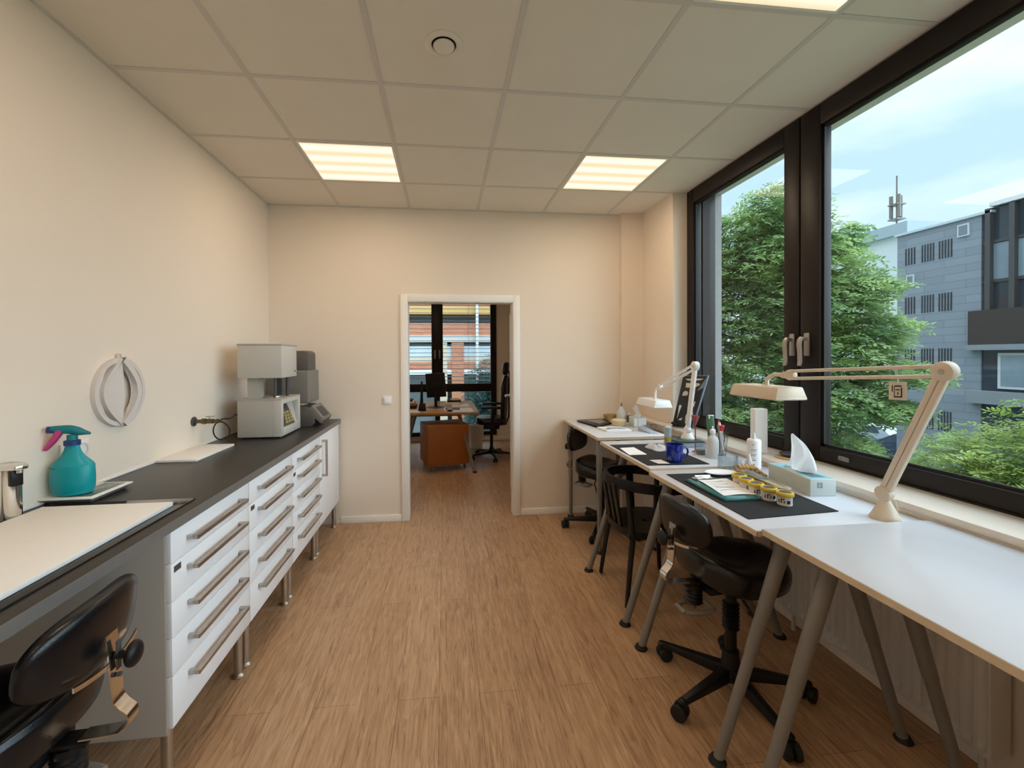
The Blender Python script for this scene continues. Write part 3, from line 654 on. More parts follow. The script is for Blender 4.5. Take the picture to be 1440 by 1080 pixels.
# ------------------------------------------------------------------ stools
def make_stool(name, loc, rz, label, phase=0.0, zs=.655, bw=.190):
    # local frame: the sitter looks along +x, the backrest stands at -x
    t = thing(name, loc, label, 'stool', 'black saddle stools', rz)
    b = MB().lathe([(0, .075), (.045, .075), (.05, .10), (.038, .14), (.033, .20), (0, .20)], n=24)
    for k in range(5):
        a = phase + 2 * PI * k / 5
        R_ = rotz(a)
        b.hull8([R_ @ Vector(p) for p in ((.03, -.026, .075), (.31, -.018, .070), (.31, .018, .070), (.03, .026, .075))], [R_ @ Vector(p) for p in ((.03, -.022, .128), (.31, -.013, .092), (.31, .013, .092), (.03, .022, .128))], .006)
        b.sphere(R_ @ Vector((.312, 0, .079)), (.02, .02, .014), 12)
    b.build('base', M['black'], t, world=False)
    for k in range(5):
        a = phase + 2 * PI * k / 5
        Cm = rotz(a) @ at(.312, 0, 0) @ rotz(.9 + k)
        c = MB()
        for s in (-1, 1): c.cyl(Cm @ Vector((-.012, s * .006, .0325)), Cm @ Vector((-.012, s * .029, .0325)), .032, n=18, bev=.005)
        c.cyl(Cm @ Vector((0, 0, .03)), Cm @ Vector((0, 0, .075)), .007, n=10).box(-.02, .012, -.005, .005, .034, .066, .002, Mx=Cm)
        c.build('caster', M['rubber'], t, world=False)
    c = MB().cyl((0, 0, .20), (0, 0, zs - .13), .024)
    for k in range(7): c.lathe([(.026, -.007), (.036, 0), (.026, .007)], (0, 0, .30 + k * .018), 20)
    c.build('column', M['black'], t, world=False)
    # cup at the end of a lever under the seat
    mk = MB().box(-.16, .12, -.07, .07, zs - .145, zs - .115, .006).box(-.245, -.12, -.026, .026, zs - .118, zs - .1055, .003)
    mk.cyl((-.19, 0, zs - .20), (-.19, 0, zs - .12), .030)
    for k in range(4): mk.lathe([(.030, -.007), (.038, 0), (.030, .007)], (-.19, 0, zs - .195 + k * .016), 18)
    mk.tube([(-.05, .06, zs - .13), (-.07, .11, zs - .17), (-.10, .13, zs - .24)], .006, 8).tube([(-.02, -.06, zs - .13), (-.02, -.10, zs - .17), (.02, -.13, zs - .25)], .006, 8)
    mk.build('mechanism', M['black'], t, world=False)
    MB().tube([(-.25, -.03, zs - .225), (-.25, .03, zs - .225), (-.21, .045, zs - .225), (-.13, .045, zs - .225), (-.11, .03, zs - .225), (-.11, -.03, zs - .225), (-.13, -.045, zs - .225), (-.21, -.045, zs - .225), (-.25, -.03, zs - .225)], .010, 8).cyl((-.19, 0, zs - .225), (-.19, 0, zs - .19), .012).build('lever_ring', M['midgrey'], t, world=False)
    # saddle seat
    prof = [(0, 0), (.2, 0), (.4, .0), (.6, .001), (.78, .002), (.90, -.001), (.965, -.010), (1.0, -.028), (1.0, -.062), (.97, -.090), (.88, -.104), (.6, -.112), (0, -.112)]
    def seat(u, v):
        a = 2 * PI * u; f = v * (len(prof) - 1); i = min(int(f), len(prof) - 2); w = f - i
        r = prof[i][0] * (1 - w) + prof[i + 1][0] * w; z = prof[i][1] * (1 - w) + prof[i + 1][1] * w
        ca, sa = math.cos(a), math.sin(a); n = 2.6
        k = (abs(ca) ** n + abs(sa) ** n) ** (-1 / n)
        x = r * .205 * k * ca; y = r * .222 * k * sa * (1 + .06 * -ca)
        top = i < 8
        sd = .030 * math.exp(-((x + .185) / .07) ** 2) + .020 * math.exp(-((x - .14) / .08) ** 2 - (y / .07) ** 2) - .026 * math.exp(-((x + .03) / .10) ** 2 - (y / .12) ** 2) - .016 * (abs(y) / .22) ** 3 * (1 if x > 0 else .2)
        return Vector((x, y, zs + z + (sd if top else sd * .35)))
    MB().grid(seat, 44, 49, closed_u=True).build('seat', M['leather'], t, world=False, sharp=60)
    # curved backrest
    def back(u, v):
        a = 2 * PI * u; e = PI * (v - .5)
        ce = abs(math.cos(e)) ** .45
        y = bw * (1 if math.cos(a) >= 0 else -1) * abs(math.cos(a)) ** .55 * ce
        x = .031 * (1 if math.sin(a) >= 0 else -1) * abs(math.sin(a)) ** .8 * ce
        z = .094 * (1 if e >= 0 else -1) * abs(math.sin(e)) ** .72
        z *= (1 - .16 * (abs(y) / bw) ** 2.2)
        return Vector((-.262 + x + 1.1 * y * y - .12 * z, y, zs + .165 + z))
    bk = MB().grid(back, 40, 25, closed_u=True).build('backrest', M['leather'], t, world=False, sharp=60)
    MB().grid(lambda u, v: Vector((-.292 + 1.1 * (.55 * bw * (2 * u - 1)) ** 2 - .004, .60 * bw * (2 * u - 1), zs + .072 + .012 * v + .012 * abs(2 * u - 1) ** 2)), 14, 3, .004).build('shell_edge', M['chrome'], bk, world=False)
    br = MB()
    prof2 = [(-.292, .81), (-.298, .75), (-.302, .69), (-.306, .64), (-.318, .622), (-.336, .606), (-.342, .588), (-.334, .568), (-.314, .556), (-.265, .553), (-.225, .551)]
    pv = [Vector((x, 0, z - .655 + zs)) for x, z in prof2]
    def strap(u, v):
        f = u * (len(pv) - 1); i = min(int(f), len(pv) - 2); p = pv[i].lerp(pv[i + 1], f - i)
        return p + Vector((0, .021 * (2 * v - 1), 0))
    br.grid(strap, 34, 2, .004)
    br.build('bracket', M['chrome'], t, world=False)
    MB().cyl((-.30, 0, zs + .095), (-.325, 0, zs + .095), .010).sphere((-.342, 0, zs + .095), (.017, .032, .032), 18).build('knob', M['black'], t, world=False)
    MB().box(-.309, -.3045, -.008, .008, zs + .06, zs + .135, .001).cyl((-.304, .0, zs + .045), (-.312, 0, zs + .045), .006, n=10).build('slot_plate', M['darkgrey'], t, world=False)
    return t
make_stool('saddle_stool', (-1.15, 1.20, 0), PI + .05, 'black saddle stool under the counter on the left, seen from behind', 1.2)
make_stool('saddle_stool', (1.270, 1.80, 0), .10, 'black saddle stool with glossy seat at the third table, nearest on the right', math.radians(129) - .10, zs=.637, bw=.165)
make_stool('saddle_stool', (1.36, 3.63, 0), -.80, 'black saddle stool in the far corner under the last table by the back wall', math.radians(140), zs=.59, bw=.165)
# ------------------------------------------------------------------ tables along the window
def tube_leg(parent, foot, top, m=M['greyleg'], r0=.0185, r1=.0245):
    f = Vector(foot); t = Vector(top); d = (t - f).normalized(); L = (t - f).length
    k = f + d * (L * .47)
    mb = MB().cyl(f + d * .012, k, r0, r0 + .002, 22).cyl(k - d * .004, t, r1 - .002, r1 + .003, 22, bev=.003)
    lg = mb.build('leg', m, parent)
    MB().lathe([(0, 0), (.030, 0), (.032, .004), (.028, .012), (.022, .020), (0, .020)], (f.x, f.y, .0004), 18).build('foot', M['rubber'], lg)
def table(x0, x1, y0, y1, z, ys, label, splay=True):
    t = thing('table', ((x0 + x1) / 2, (y0 + y1) / 2, 0), label, 'table', 'white tables along the window')
    tp = MB().box(x0 + .0015, x1 - .0015, y0 + .0015, y1 - .0015, z - .0225, z, .002).build('tabletop', M['table'], t)
    e = .0022
    MB().box(x0, x0 + .0018, y0, y1, z - .022, z - .0016).box(x1 - .0018, x1, y0, y1, z - .022, z - .0016).box(x0, x1, y0, y0 + .0018, z - .022, z - .0016).box(x0, x1, y1 - .0018, y1, z - .022, z - .0016).build('edge_band', M['birch'], tp)
    for y in ys:
        if splay:
            tube_leg(t, (1.005, y, 0), (1.292, y, z - .034)); tube_leg(t, (1.785, y, 0), (1.500, y, z - .034))
            MB().box(1.23, 1.57, y - .035, y + .035, z - .040, z - .0226, .004).build('leg_bracket', M['greyleg'], t)
        else:
            for x in (1.178, 1.64):
                tube_leg(t, (x, y, 0), (x, y, z - .022), r0=.016, r1=.021)
    if splay:
        MB().box(1.36, 1.41, min(ys) + .036, max(ys) - .036, z - .040, z - .0226).build('beam', M['greyleg'], t)
    return t
Z1, Z2, Z3, Z4 = .905, .90, .89, .90
table(1.12, 1.795, .55, 1.420, Z4, (.66, 1.30), 'empty white table nearest the camera, along the window')
table(1.105, 1.795, 1.425, 2.243, Z3, (1.50, 2.13), 'white table with the yellow lidded jars and long tissue box')
table(1.112, 1.795, 2.250, 3.005, Z2, (2.33, 2.945), 'white table with the blue mug')
table(1.135, 1.695, 3.118, 4.045, Z1, (3.20, 3.955), 'white table at the far end against the back wall', splay=False)

def flat(name, poly, z, h, m, label, cat, group=None, bev=0):
    o = MB().prism(poly, z + .0004, z + h, bev=bev).build(name, m, None)
    return tag(o, label, cat, group)
E3 = .0035
flat('desk_mat', [(1.13, 2.305), (1.488, 2.29), (1.50, 2.86), (1.133, 2.868)], Z2, E3, M['mat'], 'black desk mat under the blue mug', 'desk mat')
flat('desk_mat', [(1.150, 1.527), (1.562, 1.560), (1.575, 2.150), (1.158, 2.155)], Z3, E3, M['mat'], 'black desk mat under the green clipboard and jars', 'desk mat')

# radiators under the sill
def radiator(y0, y1, label):
    t = thing('radiator', (1.89, (y0 + y1) / 2, 0), label, 'radiator', 'white panel radiators below the window')
    n = max(4, int((y1 - y0) / .04))
    def fn(u, v):
        s = (u * n) % 1.0
        dep = .012 if .3 < s < .7 else (0 if s < .2 or s > .8 else .006)
        zz = [.12, .14, .165, .44, .465, .48][int(round(v * 5))]
        if v < .3 or v > .7: dep = 0
        return Vector((1.850 + dep, y0 + (y1 - y0) * u, zz))
    p = MB().grid(fn, n * 7 + 1, 6, 0).box(1.8605, 1.872, y0 + .002, y1 - .002, .122, .478)
    p.build('panel', M['radiator'], t, sharp=18)
    for ys_ in (y0 - .002, y1): MB().box(1.850, 1.93, ys_, ys_ + .002, .13, .478).build('side_cover', M['radiator'], t)
    g = MB()
    for k in range(int((y1 - y0) / .02)): g.box(1.872, 1.925, y0 + .02 * k + .004, y0 + .02 * k + .010, .474, .482)
    g.box(1.870, 1.874, y0, y1, .472, .484).box(1.923, 1.927, y0, y1, .472, .484)
    g.build('top_grille', M['radiator'], t)
    for py_ in (y0 + .06, y1 - .06): MB().cyl((1.905, py_, 0), (1.905, py_, .13), .010).build('pipe', M['radiator'], t)
    for py_ in (y0 + .1, y1 - .14): MB().box(1.926, 1.9495, py_, py_ + .04, .2, .42).build('wall_bracket', M['radiator'], t)
    MB().cyl((1.89, y0 + .04, .485), (1.89, y0 + .04, .505), .012).lathe([(0, 0), (.02, 0), (.022, .03), (.015, .05), (0, .05)], (1.89, y0 + .09, .483), 16).build('valve', M['radiator'], t)
radiator(1.275, 2.235, 'white panel radiator behind the legs of the near tables')
radiator(2.38, 3.36, 'white panel radiator behind the black armchair')
radiator(.15, 1.10, 'white panel radiator at the right edge of the picture under the near table')

# black armchair
ac = thing('armchair', (1.29, 2.68, 0), 'black armchair with curved slatted back pushed under the blue mug table', 'armchair')
cx, cy = 1.29, 2.68
def U(px, py, z): return Vector((cx + px, cy + py, z))
rail = []
for k in range(33):
    a = math.radians(62 + (298 - 62) * k / 32)
    rail.append(U(.235 * math.cos(a) * 1.05 + (.0 if math.cos(a) < 0 else .0), .245 * math.sin(a), .715 + .025 * (-math.cos(a)) * .6))
rail = [U(.22, .215, .69)] + rail + [U(.22, -.215, .69)]
def ribbon(path, h, th, mb):
    def fn(u, v):
        n = len(path) - 1; f = u * n; i = min(int(f), n - 1); p = path[i].lerp(path[i + 1], f - i)
        q = path[min(i + 1, n)] - path[max(i, 0)]; nn = Vector((q.y, -q.x, 0)).normalized()
        c = [(-.5, -.5), (.5, -.5), (.62, .0), (.5, .5), (-.5, .5), (-.5, -.5)][int(round(v * 5))]
        return p + nn * th * c[0] + Vector((0, 0, h * c[1]))
    mb.grid(fn, len(path) * 2, 6)
rb = MB(); ribbon(rail, .058, .024, rb)
rb.build('curved_rail', M['black'], ac)
MB().grid(lambda u, v: U((.215 * math.cos(2 * PI * u) * (abs(math.cos(2 * PI * u)) ** 3 + abs(math.sin(2 * PI * u)) ** 3) ** (-1 / 3)) * min(1, v * 1.4) , .225 * math.sin(2 * PI * u) * (abs(math.cos(2 * PI * u)) ** 3 + abs(math.sin(2 * PI * u)) ** 3) ** (-1 / 3) * min(1, v * 1.4), (.455 if v < .75 else .455 - (v - .75) * .16) - .012 * max(0, 1 - 2 * v)), 40, 12, .004, closed_u=True).box(cx - .19, cx + .19, cy - .2, cy + .2, .405, .44, .01).build('seat', M['black'], ac)
for sy in (-1, 1):
    MB().tube([U(-.215, sy * .215, .012), U(-.19, sy * .20, .22), U(-.165, sy * .185, .40), U(-.175, sy * .185, .52), U(-.19, sy * .175, .70)], [.014, .017, .020, .018, .016], 12, flat=(1.25, .85)).build('leg', M['black'], ac)
    MB().tube([U(.215, sy * .22, .012), U(.20, sy * .21, .22), U(.18, sy * .20, .42), U(.19, sy * .215, .56), U(.195, sy * .215, .69)], [.014, .017, .020, .018, .016], 12, flat=(1.25, .85)).build('leg', M['black'], ac)
for yy in (-.085, 0, .085):
    MB().hull8([U(-.20, yy - .024, .42), U(-.185, yy - .024, .42), U(-.185, yy + .024, .42), U(-.20, yy + .024, .42)], [U(-.25, yy - .024, .72), U(-.235, yy - .024, .72), U(-.235, yy + .024, .72), U(-.25, yy + .024, .72)], .004).build('slat', M['black'], ac)
for sy in (-1, 1):
    MB().hull8([U(-.02, sy * .205, .43), U(.03, sy * .205, .43), U(.03, sy * .22, .43), U(-.02, sy * .22, .43)], [U(-.02, sy * .235, .70), U(.03, sy * .235, .70), U(.03, sy * .25, .70), U(-.02, sy * .25, .70)], .003).build('slat', M['black'], ac)

# ------------------------------------------------------------------ drafting lamps
def lamp(base, low, elbow, tip, head, hang, m, label, base_r=.046, base_h=.062):
    t = thing('desk_lamp', base, label, 'lamp', 'swing arm desk lamps')
    b = Vector(base)
    MB().lathe([(0, 0), (base_r, 0), (base_r, .006), (base_r * .88, .016), (base_r * .42, base_h * .85), (base_r * .30, base_h), (0, base_h)], b, 28).cyl(b + Vector((0, 0, base_h)), Vector(low), .010).build('base', m, t)
    low, elbow, tip = Vector(low), Vector(elbow), Vector(tip)
    def disc(c, nrm, r, w): 
        return MB().cyl(c - nrm * w, c + nrm * w, r, n=28, bev=.003)
    d1 = (elbow - low).normalized(); d2 = (tip - elbow).normalized()
    n = d1.cross(d2)
    n = n.normalized() if n.length > 1e-3 else Vector((1, 0, 0))
    jl = disc(low, n, .028, .014)
    jl.build('lower_joint', m, t)
    s = d1.cross(n).normalized()
    a = MB()
    for k in (-1, 1):
        o = s * .0105 * k
        a.hull8([low + o + s * .009 + n * .009, low + o - s * .009 + n * .009, low + o - s * .009 - n * .009, low + o + s * .009 - n * .009], [elbow + o + s * .009 + n * .009, elbow + o - s * .009 + n * .009, elbow + o - s * .009 - n * .009, elbow + o + s * .009 - n * .009], .002)
    a.build('lower_arm', m, t)
    el = disc(elbow, n, .032, .016)
    je = el.build('elbow_joint', m, t)
    MB().cyl(elbow - n * .017, elbow - n * .0185, .009, n=14).cyl(elbow + n * .017, elbow + n * .0185, .009, n=14).build('bolt', M['steel'], je)
    s2 = d2.cross(n).normalized()
    a = MB()
    for k in (-1, 1):
        o = s2 * .017 * k
        a.hull8([elbow + o + s2 * .0065 + n * .008, elbow + o - s2 * .0065 + n * .008, elbow + o - s2 * .0065 - n * .008, elbow + o + s2 * .0065 - n * .008], [tip + o + s2 * .0065 + n * .008, tip + o - s2 * .0065 + n * .008, tip + o - s2 * .0065 - n * .008, tip + o + s2 * .0065 - n * .008], .002)
    a.build('upper_arm', m, t)
    hc, ang, hl, hw, hh = head
    hc = Vector(hc); Hm = Matrix.Translation(hc) @ rotz(ang)
    e = tip + d2 * .055
    j = disc(tip, n, .024, .013)
    j.hull8([tip + s2 * .022 + n * .010, tip - s2 * .022 + n * .010, tip - s2 * .022 - n * .010, tip + s2 * .022 - n * .010], [e + s2 * .010 + n * .008, e - s2 * .010 + n * .008, e - s2 * .010 - n * .008, e + s2 * .010 - n * .008], .003)
    top = Hm @ Vector((0, hang, hh))
    mid = Vector((top.x, top.y, e.z - .002))
    j.tube([e - d2 * .01, e.lerp(mid, .45) + Vector((0, 0, .004)), mid.lerp(top, .35), top], [.009, .010, .010, .009], 12)
    j.cyl(top, top + Vector((0, 0, .004)), .022)
    j.build('head_joint', m, t)
    def q(w, l, z): return [Hm @ Vector(p) for p in ((-w / 2, -l / 2, z), (w / 2, -l / 2, z), (w / 2, l / 2, z), (-w / 2, l / 2, z))]
    hd = MB().hull8(q(hw, hl, .010), q(hw * .80, hl * .955, hh), .004)
    hd.hull8(q(hw, hl, 0), q(hw, hl, .012), .002)
    hdo = hd.build('lamp_head', m, t)
    MB().hull8(q(hw * .9, hl * .94, -.0015), q(hw * .9, hl * .94, .001)).build('tube_cover', M['plastic_clear'], hdo)
    # cable from the lower joint
    MB().tube([low + Vector((.012, .012, -.01)), low + Vector((.045, .0, -.03)), b + Vector((.055, .0, .03)), b + Vector((.06, .02, .006))], .0035, 8).build('cable', m, t)
    return t
lamp((1.672, 1.474, Z3), (1.668, 1.474, Z3 + .098), (1.632, 1.247, 1.4615), (1.60, 1.845, 1.424), ((1.570, 1.965, 1.310), 0.0, .32, .155, .058), -.01, M['cream'], 'cream swing arm lamp nearest the camera, with a paper tag on its arm', .048, .072)
# the far lamp's base stands on a small closed tin, see below
BL = Vector((1.667, 2.815, Z2 + .042))
lamp(tuple(BL), (1.667, 2.815, 1.0), (1.694, 2.768, 1.442), (1.708, 3.275, 1.262), ((1.700, 3.37, 1.105), .02, .31, .15, .056), -.03, M['lampwhite'], 'white swing arm lamp beside the black display board in the far corner', .044, .06)

# paper tag on the near lamp
t = thing('paper_tag', (1.631, 1.39, 1.352), 'small cream paper tag with dark stamp hanging from the near lamp arm', 'tag')
tgm = mat('tag_card', (.66, .55, .42), .8, var=.03)
TM = at(1.631, 1.395, 1.385) @ rotz(-.85)
MB().box(-.024, .024, -.0007, .0007, -.033, .033, .0004, Mx=TM).build('card', tgm, t)
st = MB()
for a in ((-.010, -.008, -.020, .018), (-.008, .010, .015, .020), (-.006, .006, .002, .006), (.008, .012, -.020, .012), (-.010, .012, -.024, -.019), (-.001, .002, -.014, -.004), (-.016, -.013, -.004, .020)):
    st.box(a[0], a[1], -.0013, -.0006, a[2], a[3], Mx=TM)
st.build('stamp', M['ink'], t)
MB().tube([TM @ Vector((0, 0, .028)), Vector((1.631, 1.392, 1.432)), Vector((1.622, 1.392, 1.462))], .0009, 6).tube([TM @ Vector((0.003, 0, .028)), Vector((1.634, 1.40, 1.432)), Vector((1.625, 1.402, 1.462))], .0009, 6).build('string', M['paper'], t)

# ------------------------------------------------------------------ third table
def s3(x, y): return (x * 1.016, y * 1.016)
ZM = Z3 + E3
# clipboard
cb = thing('clipboard', (1.27, 1.85, ZM), 'translucent green clipboard on the black mat of the third table', 'clipboard')
pg = [s3(1.165, 1.685), s3(1.335, 1.69), s3(1.325, 1.995), s3(1.165, 1.995)]
MB().prism(pg, ZM + .0004, ZM + .012, bev=.004).build('board', M['greenglass'], cb)
MB().box(1.215, 1.315, 1.995, 2.02, ZM + .012, ZM + .022, .004).cyl((1.225, 2.008, ZM + .026), (1.305, 2.008, ZM + .026), .006).build('clip', M['chrome'], cb)
pp = thing('paper_sheet', (1.28, 1.84, ZM + .012), 'white form with ink notes on the green clipboard', 'paper')
def wav(u, v): return Vector((1.208 + .15 * u + .022 * v, 1.757 + .232 * v - .004 * u, ZM + .0126 + .004 * math.sin(3 * u + 2.2 * v) ** 2 + .0005))
MB().grid(wav, 16, 16, .0008).build('sheet', M['paper'], pp)
nt_ = MB()
for v in (.25, .42, .5, .66, .8):
    nt_.grid(lambda a, b, v=v: wav(.12 + .6 * a, v + .012 * b + .05 * a * math.sin(9 * v)) + Vector((0, 0, .0012)), 14, 2, .0002)
nt_.build('ink_lines', M['darkgrey'], pp)

# five jars in a row
JL = ['nearest of the five yellow lidded jars in a row', 'second nearest yellow lidded jar in the row of five', 'middle one of the five yellow lidded jars', 'second farthest yellow lidded jar in the row of five', 'farthest of the five yellow lidded jars, touching the wooden rolls']
jar0 = thing('jar', (0, 0, 0), JL[0], 'jar', 'row of small yellow lidded jars')
MB().lathe([(0, 0), (.026, 0), (.028, .003), (.027, .008), (.0275, .034), (.029, .038), (.0, .038)], n=28).build('body', M['jar'], jar0)
MB().lathe([(0, .038), (.0315, .038), (.033, .041), (.033, .051), (.031, .054), (.026, .055), (.024, .053), (0, .053)], n=28).build('lid', M['yellow'], jar0)
MB().lathe([(0, .0532), (.022, .0532), (.022, .0538), (0, .0538)], n=24).build('lid_print', M['darkgrey'], jar0)
lb = MB()
for a0, a1, z0, z1 in ((-.6, -.45, .012, .030), (-.6, -.1, .026, .030), (-.2, -.05, .012, .022), (.2, .7, .010, .024), (-.95, -.8, .012, .026)):
    lb.grid(lambda u, v, a0=a0, a1=a1, z0=z0, z1=z1: Vector((.0279 * math.cos(a0 + (a1 - a0) * u), .0279 * math.sin(a0 + (a1 - a0) * u), z0 + (z1 - z0) * v)), 5, 2, .0004)
lb.build('label_print', M['ink'], jar0)
JP = [(1.395, 1.652), (1.377, 1.719), (1.370, 1.787), (1.374, 1.856), (1.390, 1.924)]
for i, (jx, jy) in enumerate(JP):
    j = jar0 if i == 0 else copy_tree(jar0)
    j.location = (jx * 1.008, jy, ZM + .0004); j.rotation_euler = (0, 0, -2.2 + .35 * i); j['label'] = JL[i]

# tin case
t = thing('tin_case', (1.59, 1.93, ZM), 'long rounded gold tin case with grey green lid beside the jars', 'case')
TA = math.atan2(2.056 - 1.745, 1.545 - 1.505) - PI / 2
TM = at(1.515, 1.91, ZM + .0004) @ rotz(-.07)
def cap(hw, hl, n=8):
    P = []
    for k in range(n + 1):
        a = PI * k / n; P.append((hw * math.cos(a), hl - hw + hw * math.sin(a)))
    for k in range(n + 1):
        a = PI + PI * k / n; P.append((hw * math.cos(a), -hl + hw + hw * math.sin(a)))
    return P
MB().prism(cap(.029, .165), 0, .022, TM, .004).build('body', M['gold'], t)
MB().prism(cap(.030, .167), .022, .034, TM, .004).build('lid', M['gold'], t)
MB().prism(cap(.020, .075), .034, .0352, TM @ at(0, .05, 0)).build('lid_picture', M['greentin'], t)

# tissue box
t = thing('tissue_box', (1.66, 1.88, Z3), 'long pale grey tissue box with light blue top beside the sill', 'tissue box')
bx0 = [(1.606, 1.742), (1.722, 1.733), (1.755, 2.022), (1.640, 2.033)]
MB().prism(bx0, Z3 + .0004, Z3 + .076, bev=.0015).build('carton', M['boxpaper'], t)
def lerp2(u, v):
    a = Vector(bx0[0]).lerp(Vector(bx0[1]), u); b = Vector(bx0[3]).lerp(Vector(bx0[2]), u); return a.lerp(b, v)
MB().prism([lerp2(.04, .03), lerp2(.96, .03), lerp2(.96, .36), lerp2(.06, .36)], Z3 + .0762, Z3 + .0768).prism([lerp2(.06, .72), lerp2(.96, .72), lerp2(.96, .97), lerp2(.04, .97)], Z3 + .0762, Z3 + .0768).build('blue_print', M['boxblue'], t)
MB().prism([lerp2(.22, .10), lerp2(.78, .10), lerp2(.72, .5), lerp2(.28, .5)], Z3 + .0769, Z3 + .0773).build('opening', mat('carton_opening', (.12, .20, .23), .8), t)
ic = MB(); fa = Vector((*bx0[0], 0)); fb = Vector((*bx0[1], 0)); fd = (fb - fa).normalized(); fn_ = Vector((fd.y, -fd.x, 0))
for i in range(2):
    for k in range(4):
        p = fa + fd * (.030 + .014 * i) + Vector((0, 0, Z3 + .037 + .0065 * k)); q = p + fd * .011
        ic.hull8([p, q, q + Vector((0, 0, .0048)), p + Vector((0, 0, .0048))], [v + fn_ * .0005 for v in (p, q, q + Vector((0, 0, .0048)), p + Vector((0, 0, .0048)))])
ic.build('printed_mark', M['inkteal'], t)
# tissue pulled up out of the slot
def curve(P, v):
    n = len(P) - 1; f = v * n; k = min(int(f), n - 1); w = f - k; g = lambda q: Vector(P[max(0, min(n, q))])
    a, b, c, d = g(k - 1), g(k), g(k + 1), g(k + 2)
    return .5 * ((2 * b) + (c - a) * w + (2 * a - 5 * b + 4 * c - d) * w * w + (3 * b - 3 * c + d - a) * w ** 3)
LE = [(1.672, 1.985, Z3 + .073), (1.668, 1.955, Z3 + .088), (1.664, 1.928, Z3 + .125), (1.660, 1.915, Z3 + .180), (1.655, 1.905, Z3 + .247)]
RE = [(1.680, 1.795, Z3 + .073), (1.676, 1.795, Z3 + .115), (1.670, 1.803, Z3 + .165), (1.664, 1.830, Z3 + .212), (1.655, 1.895, Z3 + .251)]
def tis(u, v):
    p = curve(LE, v).lerp(curve(RE, v), u)
    amp = (1 - v) ** .6
    p.x += amp * (.022 * math.sin(u * 8.5 + 2.5 * v) + .010 * math.sin(u * 17 - 3 * v))
    if v < .15: p = p.lerp(Vector((1.676, 1.80 + (p.y - 1.80) * .8 + .02, Z3 + .072)), (1 - v / .15) * .7)
    return p
MB().grid(tis, 28, 20, .0008).build('tissue', M['tissue'], t, sharp=80)

# bundle of striped wooden rolls
wr = thing('wooden_rolls', (1.585, 2.12, Z3), 'bundle of striped light wooden sticks lying behind the jars', 'sticks')
rs = random.Random(5)
for lay in range(3):
    for k in range(9 - lay * 2):
        px, py = 1.520 + .0158 * k + .0158 * lay, 2.125 - .006 * k
        z = Z3 + .0086 + .0145 * lay; a = 1.15 + .05 * rs.uniform(-1, 1)
        d = Vector((math.cos(a), math.sin(a), 0)); q = Vector((px, py, z))
        MB().cyl(q - d * .04, q + d * .04, .0078, n=12, bev=.002).build('stick', M['wood_light'] if (k + lay) % 2 else M['cork'], wr)

# white porcelain dish and ribbed glass
o = MB().lathe([(0, .004), (.05, .004), (.072, .010), (.078, .014), (.079, .017), (.06, .013), (.0, .009)], (1.435, 2.115, ZM - .0032), 36, sx=1.05, sy=.62).build('mixing_dish', M['white'], None)
tag(o, 'flat white oval dish next to the green clipboard', 'dish')
def ribbed(name, c, r, h, m, label, cat, ribs=18, group=None, depth=.05):
    n = ribs * 4
    def fn(u, v):
        a = 2 * PI * u; rr = r * (1 + depth * math.cos(ribs * a))
        pr = [(0, 0), (1, 0), (1, .04), (.98, 1), (.88, 1), (.86, .14), (0, .13)]
        k = pr[int(round(v * 6))]
        return Vector((c[0] + rr * k[0] * math.cos(a), c[1] + rr * k[0] * math.sin(a), c[2] + .0004 + h * k[1]))
    o = MB().grid(fn, n, 7, closed_u=True).build(name, m, None, sharp=50)
    return tag(o, label, cat, group)
ribbed('glass_cup', (1.525, 2.185, Z3), .048, .085, M['clear'], 'wide ribbed glass cup behind the white dish', 'glass')
# small glass bottles behind
for i, (px, py, h, lab) in enumerate(((1.598, 2.205, .082, 'small pointed glass vial beside the ribbed cup'), (1.640, 2.175, .092, 'taller pointed glass vial touching the white squeeze bottle'), (1.575, 2.150, .07, 'short pointed glass vial nearest the wooden sticks'))):
    o = MB().lathe([(0, 0), (.019, 0), (.021, .004), (.021, h * .45), (.014, h * .62), (.006, h * .92), (.004, h), (0, h)], (px, py, Z3 + .0004), 22).build('glass_vial', M['clear'] if i != 1 else M['plastic_clear'], None)
    tag(o, lab, 'vial', 'pointed glass vials')
# squeeze bottle
t = thing('squeeze_bottle', (1.700, 2.222, Z3), 'white cylindrical squeeze bottle with short nozzle in front of the tall white box', 'bottle')
MB().lathe([(0, 0), (.032, 0), (.035, .004), (.035, .150), (.033, .158), (.030, .162), (0, .162)], (1.700, 2.215, Z3 + .0004), 32).build('body', M['white'], t)
MB().lathe([(0, .162), (.012, .162), (.010, .172), (.006, .188), (.004, .197), (0, .197)], (1.700, 2.215, Z3 + .0004), 18).build('nozzle', M['plastic_clear'], t)
mk = MB()
for z0, z1, a0, a1 in ((.134, .137, -.3, -.05), (.108, .1095, -.5, .35), (.102, .1035, -.5, .2), (.082, .0835, -.5, .3), (.076, .0775, -.5, .1), (.050, .053, -.3, .2), (.024, .032, -.25, .0)):
    mk.grid(lambda u, v, z0=z0, z1=z1, a0=a0, a1=a1: Vector((1.700 + .0354 * math.cos(-2.15 + a0 + (a1 - a0) * u), 2.215 + .0354 * math.sin(-2.15 + a0 + (a1 - a0) * u), Z3 + z0 + (z1 - z0) * v)), 5, 2, .0003)
mk.build('printed_mark', M['darkgrey'], t)

